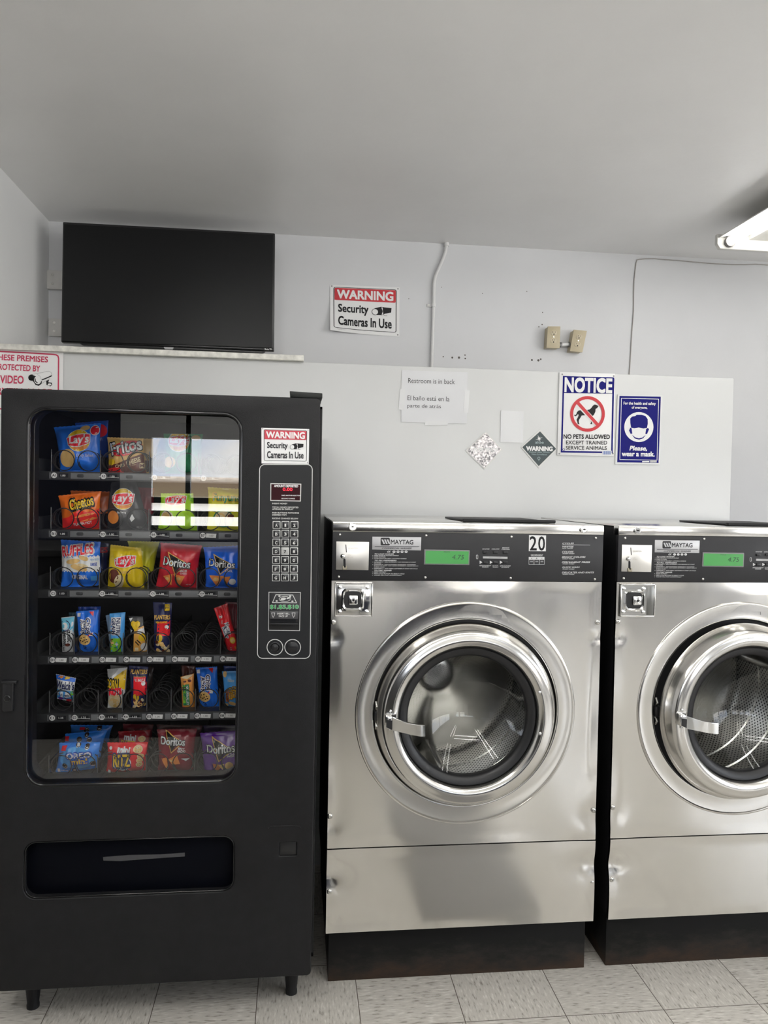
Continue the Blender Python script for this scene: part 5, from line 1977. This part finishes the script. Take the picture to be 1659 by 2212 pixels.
b_, l_ = cookie_front(10, 0)
snack('cookie_pack', 'blue cookie pack with a chocolate chip cookie, second on the fourth shelf', CK, 2, YF, [(486, 122), (632, 110), (632, 382), (508, 384)], BLUE, b_, l_, puff=.018)
snack('snack_bar', 'pale blue wrapped bar behind the green and white cereal bar on the fourth shelf', CB, 2, YB, [(676, 148), (760, 130), (760, 395), (705, 395)], fo('pale_blue', (150, 180, 210)), puff=.01)
snack('snack_bar', 'green, white and blue cereal bar with upright lettering on the fourth shelf', CB, 2, YF, [(700, 136), (803, 126), (797, 400), (706, 402)], SKYB,
      [(WHT, PG((712, 158), (778, 156), (774, 268), (708, 270))), (GRN, PG((708, 290), (780, 286), (778, 396), (708, 398))), (BRN, PG((708, 296), (735, 292), (725, 330), (710, 345))), (TAN, ELL(722, 318, 12, 18)), (WHT, ELL(752, 326, 12, 8)), (GREENB, RECT(735, 345, 765, 350))],
      [(NVY, T('NUTRI', 762, 212, 100, 24, rot=90, bold=.02)), (NVY, T('GRAIN', 733, 212, 100, 24, rot=90, bold=.02))], puff=.013)
snack('candy_pack', 'clear black-topped candy pack with yellow heart and orange card on the fourth shelf', 'candy pack', 2, YF, [(822, 150), (915, 155), (952, 384), (850, 392)], BLK,
      [(WHT, PG((826, 165), (850, 160), (838, 185))), (WHT, PG((828, 230), (850, 240), (835, 262))), (fo('card_orange', (236, 176, 84)), PG((862, 232), (945, 205), (950, 382), (854, 388))), (YEL, ELL(915, 285, 26, 24)), (WHT, ELL(902, 245, 22, 16, 20, -40)), (WHT, ELL(928, 238, 12, 22)), (BLK, STROKE([(880, 300), (905, 322)], 7)), (BLK, STROKE([(870, 310), (892, 335)], 7)), (WHT, ELL(925, 345, 22, 26)), (CREAM, RECT(866, 350, 888, 372))],
      [(YEL, PG((870, 245), (842, 205), (842, 188), (855, 178), (870, 185), (886, 178), (900, 188), (900, 206)))], puff=.008)


def nut_body(x0, x1, y0, y1):
    w = x1 - x0
    b = [(RED, PG((x0 + w * .25, y0 + .35 * (y1 - y0)), (x1 - 4, y0 + .33 * (y1 - y0)), (x1 - 6, y0 + .62 * (y1 - y0)), (x0 + w * .2, y0 + .62 * (y1 - y0)))),
         (YEL, ELL(x0 + w * .36, y0 + .66 * (y1 - y0), w * .18, 26)), (WHT, ELL(x0 + w * .78, y0 + .45 * (y1 - y0), 13, 13, 16))]
    random.seed(int(x0))
    for k in range(22):
        b.append(((TAN, CREAM, CORN, BRN)[k % 4], ELL(x0 + w * (.2 + .7 * random.random()), y0 + (y1 - y0) * (.70 + .24 * random.random()), 12, 8, 12, random.random() * 180)))
    return b


snack('nut_pack', 'tall navy peanut pack with gold lettering, fifth on the fourth shelf', 'nut pack', 2, YF, [(978, 62), (1102, 66), (1096, 402), (984, 402)], NVY,
      nut_body(985, 1095, 66, 400) + [(YEL, RECT(1058, 72, 1088, 112)), (NVY, RECT(1062, 78, 1084, 84)), (NVY, RECT(1062, 92, 1084, 97)), (YEL, T('NEW FLAVOR', 1040, 183, 70, 12, bold=.03))],
      [(GOLD, T('PLANTERS', 1043, 154, 98, 26, arc=4, bold=.04))], puff=.015)
snack('cookie_pack', 'dark red cookie pack behind the bright red one, right end of fourth shelf', CK, 2, YB, [(1440, 60), (1540, 66), (1560, 370), (1470, 375)], MAROON, puff=.012)
snack('cookie_pack', 'bright red leaning cookie pack at the right end of the fourth shelf', CK, 2, YF, [(1368, 102), (1456, 68), (1535, 378), (1462, 395)], RED,
      [(WHT, ELL(1413, 150, 12, 14, 12)), (YEL, ELL(1490, 300, 22, 17, 16, 70)), (TAN, ELL(1490, 300, 17, 13, 16, 70)), (WHT, T('2 g', 1480, 355, 22, 12, rot=75)), (YEL, T('NEW', 1508, 350, 20, 10, rot=75)), (WHT, T('NABISCO', 1423, 185, 10, 24))],
      [(WHT, T('Nutter', 1462, 225, 74, 26, rot=70, bold=.10)), (WHT, T('Butter', 1448, 250, 74, 26, rot=70, bold=.10)), (NVY, T('Nutter', 1462, 225, 72, 24, rot=70, bold=.02)), (NVY, T('Butter', 1448, 250, 72, 24, rot=70, bold=.02))], puff=.014)
# shelf E
snack('fruit_snack_pack', 'white and blue fruit snack pack tilted back, first on the fifth shelf', 'fruit snack pack', 2, YF, [(357, 522), (487, 548), (470, 700), (366, 678)], WHT,
      [(BLUE, PG((360, 524), (485, 550), (483, 572), (361, 548))), (ORG, ELL(392, 538, 16, 7)), (YEL, ELL(430, 545, 20, 8)), (SKYB, PG((363, 612), (480, 628), (474, 690), (366, 672))), (WHT, ELL(415, 648, 46, 20, 20, 8)), (REDR, ELL(445, 685, 20, 10)), (PURP, ELL(400, 672, 26, 10)), (GRN, ELL(468, 640, 10, 14)), (NVY, T('Fruit Snacks', 415, 648, 74, 16, rot=8, bold=.02))],
      [(NVY, T("Welch's", 424, 588, 112, 48, rot=8, bold=.03))], puff=.012)
snack('corn_nut_pack', 'grey-white pack behind the white and yellow corn snack pack on the fifth shelf', 'snack pack', 2, YB, [(706, 466), (818, 474), (808, 750), (715, 745)], WGREY, puff=.012)
snack('corn_nut_pack', 'white and yellow corn snack pack with yellow and red lettering on the fifth shelf', 'snack pack', 2, YF, [(686, 492), (815, 480), (797, 762), (688, 738)], WHT,
      [(YEL, PG((705, 560), (790, 500), (812, 490), (800, 620), (760, 590))), (WGREY, PG((688, 494), (760, 486), (735, 520), (692, 548))), (CREAM, ELL(740, 690, 44, 48)), (TAN, ELL(738, 685, 28, 16, 16, 20)), (CORN, ELL(750, 715, 24, 12, 16, -20)), (CORN, T('ranch', 742, 655, 50, 12))],
      [(BLK, T('CORN', 722, 580, 84, 58, rot=4, bold=.14)), (YEL, T('CORN', 722, 580, 78, 52, rot=4, bold=.05)), (REDR, T('NUTS', 744, 626, 76, 38, rot=-4, bold=.09))], puff=.014)
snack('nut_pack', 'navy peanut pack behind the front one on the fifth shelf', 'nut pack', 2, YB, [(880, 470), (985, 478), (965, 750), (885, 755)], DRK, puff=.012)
snack('nut_pack', 'navy and red peanut pack with gold lettering on the fifth shelf', 'nut pack', 2, YF, [(823, 468), (950, 476), (938, 766), (838, 766)], NVY,
      nut_body(838, 945, 474, 760) + [(RED, PG((864, 530), (938, 534), (934, 640), (862, 640))), (WHT, T('PEANUTS', 900, 551, 66, 15, rot=2, bold=.05)), (GOLD, T('HONEY ROASTED', 900, 530, 72, 9, rot=2)), (WHT, ELL(924, 572, 12, 14))],
      [(GOLD, T('PLANTERS', 895, 501, 102, 24, rot=2, bold=.04))], puff=.015)
snack('snack_bar', 'brown wrapper top behind the orange granola bar on the fifth shelf', CB, 2, YB, [(1160, 468), (1250, 470), (1248, 740), (1165, 740)], BRN, puff=.01)
snack('snack_bar', 'orange and green granola bar with upright lettering on the fifth shelf', CB, 2, YF, [(1155, 540), (1240, 520), (1252, 762), (1165, 755)], fo('granola_orange', (214, 142, 62)),
      [(CREAM, PG((1160, 545), (1200, 520), (1238, 524), (1200, 552))), (GREENB, PG((1170, 585), (1212, 582), (1220, 715), (1176, 718))), (GRN, PG((1170, 590), (1188, 588), (1192, 700), (1176, 702))), (REDR, ELL(1178, 735, 12, 10)), (BRN, ELL(1215, 560, 12, 8)), (BRN, ELL(1185, 565, 10, 6))],
      [(WHT, T('NATURE', 1203, 622, 62, 15, rot=87, bold=.02)), (WHT, T('VALLEY', 1205, 682, 62, 15, rot=87, bold=.02)), (NVY, T('CRUNCHY', 1181, 645, 80, 10, rot=87, bold=.02))], puff=.012)
b_, l_ = cookie_front(772, 362, 1, 84)
snack('cookie_pack', 'blue chocolate chip cookie pack, second from the right on the fifth shelf', CK, 2, YF, [(1252, 482), (1390, 474), (1410, 745), (1278, 748)], BLUE, b_, l_, puff=.018)
snack('cracker_pack', 'dark blue pack behind the light blue cracker pack on the fifth shelf', 'cracker pack', 2, YB, [(1430, 470), (1570, 475), (1570, 740), (1440, 740)], BLUED, puff=.012)
snack('cracker_pack', 'light blue cheese cracker pack at the right end of the fifth shelf', 'cracker pack', 2, YF, [(1420, 505), (1580, 500), (1580, 748), (1436, 735)], SKYB,
      [(TAN, ELL(1440, 520, 12, 20)), (TAN, ELL(1490, 705, 30, 12, 16, 20)), (TAN, ELL(1450, 715, 14, 10)), (CREAM, T("Nabisco", 1480, 555, 40, 20, rot=4))],
      [(BRN, T('CHEDDAR', 1500, 630, 76, 24, rot=88, bold=.1)), (YEL, T('CHEDDAR', 1500, 630, 72, 22, rot=88, bold=.03)), (BRN, T('CHEESE', 1478, 640, 72, 22, rot=88, bold=.1)), (YEL, T('CHEESE', 1478, 640, 70, 20, rot=88, bold=.03)), (BRN, T('CRACKERS', 1457, 655, 76, 20, rot=88, bold=.1)), (ORG, T('CRACKERS', 1457, 655, 74, 18, rot=88, bold=.03))], puff=.014)
# shelf F
OREO = fo('cookie_blue', (36, 112, 196))
CM = 'mini cookie bag'


def oreos(*cs):
    o = []
    for x, y, r in cs:
        o += [(WHT, ELL(x, y + 3, r * .95, r * .85, 18)), (DRK, ELL(x, y - 2, r, r * .85, 18))]
    return o


snack('mini_cookie_bag', 'rearmost of the three blue mini cookie bags on the bottom shelf', CM, 2, YC, [(450, 848), (725, 850), (700, 960), (440, 960)], OREO, oreos((560, 875, 16), (640, 862, 16)) + [(REDR, RECT(515, 858, 548, 872))], puff=.014)
snack('mini_cookie_bag', 'middle one of the three blue mini cookie bags on the bottom shelf', CM, 2, YB, [(416, 905), (690, 880), (645, 1050), (392, 1050)], OREO, oreos((515, 932, 17), (580, 932, 17), (560, 905, 14)) + [(REDR, PG((420, 918), (448, 915), (444, 945), (416, 948)))], puff=.016)
snack('mini_cookie_bag', 'front one of the three blue mini cookie bags on the bottom shelf', CM, 2, YF, [(378, 962), (645, 958), (640, 1118), (348, 1160)], OREO,
      [(SKYB, ELL(500, 1050, 110, 70))] + oreos((506, 970, 16), (565, 978, 15), (425, 1098, 18), (600, 1085, 18), (480, 1135, 16)) + [(REDR, PG((404, 975), (436, 972), (430, 1002), (398, 1006))), (WHT, RECT(374, 1118, 390, 1142)), (WHT, T('140 0g', 418, 1134, 42, 12))],
      [(BLUED, T('OREO', 515, 1028, 158, 36, rot=-3, bold=.13)), (WHT, T('OREO', 515, 1028, 152, 32, rot=-3, bold=.05)), (BLUED, T('mini', 520, 1065, 104, 34, rot=-6, bold=.12)), (YEL, T('mini', 520, 1065, 100, 30, rot=-6, bold=.05))], puff=.02)
CR = 'mini cracker bag'


def crackers(*cs):
    o = []
    for x, y, r in cs:
        o += [(CREAM, ELL(x, y, r, r * .8, 16)), (TAN, ELL(x, y, r * .85, r * .66, 16))]
        for a in range(5):
            o.append((BRN, ELL(x + r * .45 * math.cos(a * 1.26), y + r * .36 * math.sin(a * 1.26), 2, 2, 6)))
    return o


snack('mini_cracker_bag', 'rearmost of the three red mini cracker bags on the bottom shelf', CR, 2, YC, [(785, 842), (985, 846), (975, 960), (780, 960)], MAROON, logo=[(WHT, T('mini', 862, 888, 70, 26, rot=6, bold=.04))], puff=.014)
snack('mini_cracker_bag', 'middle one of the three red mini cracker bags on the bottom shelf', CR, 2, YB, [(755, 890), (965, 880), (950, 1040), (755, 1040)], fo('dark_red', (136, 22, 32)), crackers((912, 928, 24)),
      [(WHT, T('mini', 838, 920, 74, 34, rot=6, bold=.05)), (NVY, ELL(825, 965, 44, 26)), (YEL, T('RITZ', 825, 958, 90, 40, rot=3, bold=.04))], puff=.016)
snack('mini_cracker_bag', 'front one of the three red mini cracker bags on the bottom shelf', CR, 2, YF, [(686, 960), (948, 958), (944, 1138), (672, 1172)], RED,
      crackers((888, 995, 30), (905, 1035, 22), (900, 1060, 20), (898, 1085, 20)) + [(WHT, ELL(716, 985, 10, 10, 12)), (WHT, RECT(698, 1122, 716, 1146)), (WHT, T('100 2g', 746, 1138, 46, 12))],
      [(WHT, T('mini', 802, 993, 76, 34, rot=5, bold=.06)), (SKYB, ELL(790, 1030, 34, 22)), (WHT, ELL(795, 1072, 56, 46)), (NVY, ELL(795, 1070, 50, 42)), (NVY, T('RITZ', 790, 1056, 108, 74, rot=-1, bold=.12)), (YEL, T('RITZ', 790, 1056, 104, 70, rot=-1, bold=.045))], puff=.02)
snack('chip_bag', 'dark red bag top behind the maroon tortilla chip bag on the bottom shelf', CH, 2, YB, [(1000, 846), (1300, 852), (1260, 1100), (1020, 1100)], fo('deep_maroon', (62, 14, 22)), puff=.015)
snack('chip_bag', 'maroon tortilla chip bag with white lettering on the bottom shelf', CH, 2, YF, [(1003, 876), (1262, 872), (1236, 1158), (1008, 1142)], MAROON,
      [(ORG, PG((1040, 1050), (1075, 1040), (1082, 1110), (1068, 1112))), (ORG, PG((1085, 1050), (1140, 1020), (1160, 1080), (1110, 1085))), (TAN, ELL(1110, 1058, 16, 8)), (WHT, T('SPICY', 1168, 985, 42, 14, rot=1, bold=.04)), (WHT, T('NACHO', 1168, 1000, 50, 14, rot=1, bold=.04)), (WHT, PG((1165, 1045), (1220, 1050), (1195, 1065))), (WHT, T('NET WT 1 OZ (28.3 g)', 1183, 1136, 78, 9))], tri_logo(1113, 938, 154, 46, 0, 0, 2), puff=.024)
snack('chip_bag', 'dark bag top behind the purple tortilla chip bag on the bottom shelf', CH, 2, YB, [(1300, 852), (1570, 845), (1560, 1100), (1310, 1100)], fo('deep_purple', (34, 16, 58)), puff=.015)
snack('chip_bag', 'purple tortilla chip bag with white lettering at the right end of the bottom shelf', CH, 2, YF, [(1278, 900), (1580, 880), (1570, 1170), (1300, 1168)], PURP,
      [(ORG, PG((1365, 1080), (1430, 1085), (1400, 1130), (1372, 1120))), (TAN, PG((1400, 1085), (1440, 1080), (1430, 1120))), (TAN, ELL(1470, 1090, 26, 24)), (WHT, T('SPICY', 1482, 1012, 44, 14, rot=-4, bold=.04)), (WHT, T('SWEET', 1480, 1028, 48, 13, rot=-4, bold=.04))], tri_logo(1416, 984, 174, 52, 0, 0, -4), puff=.024)
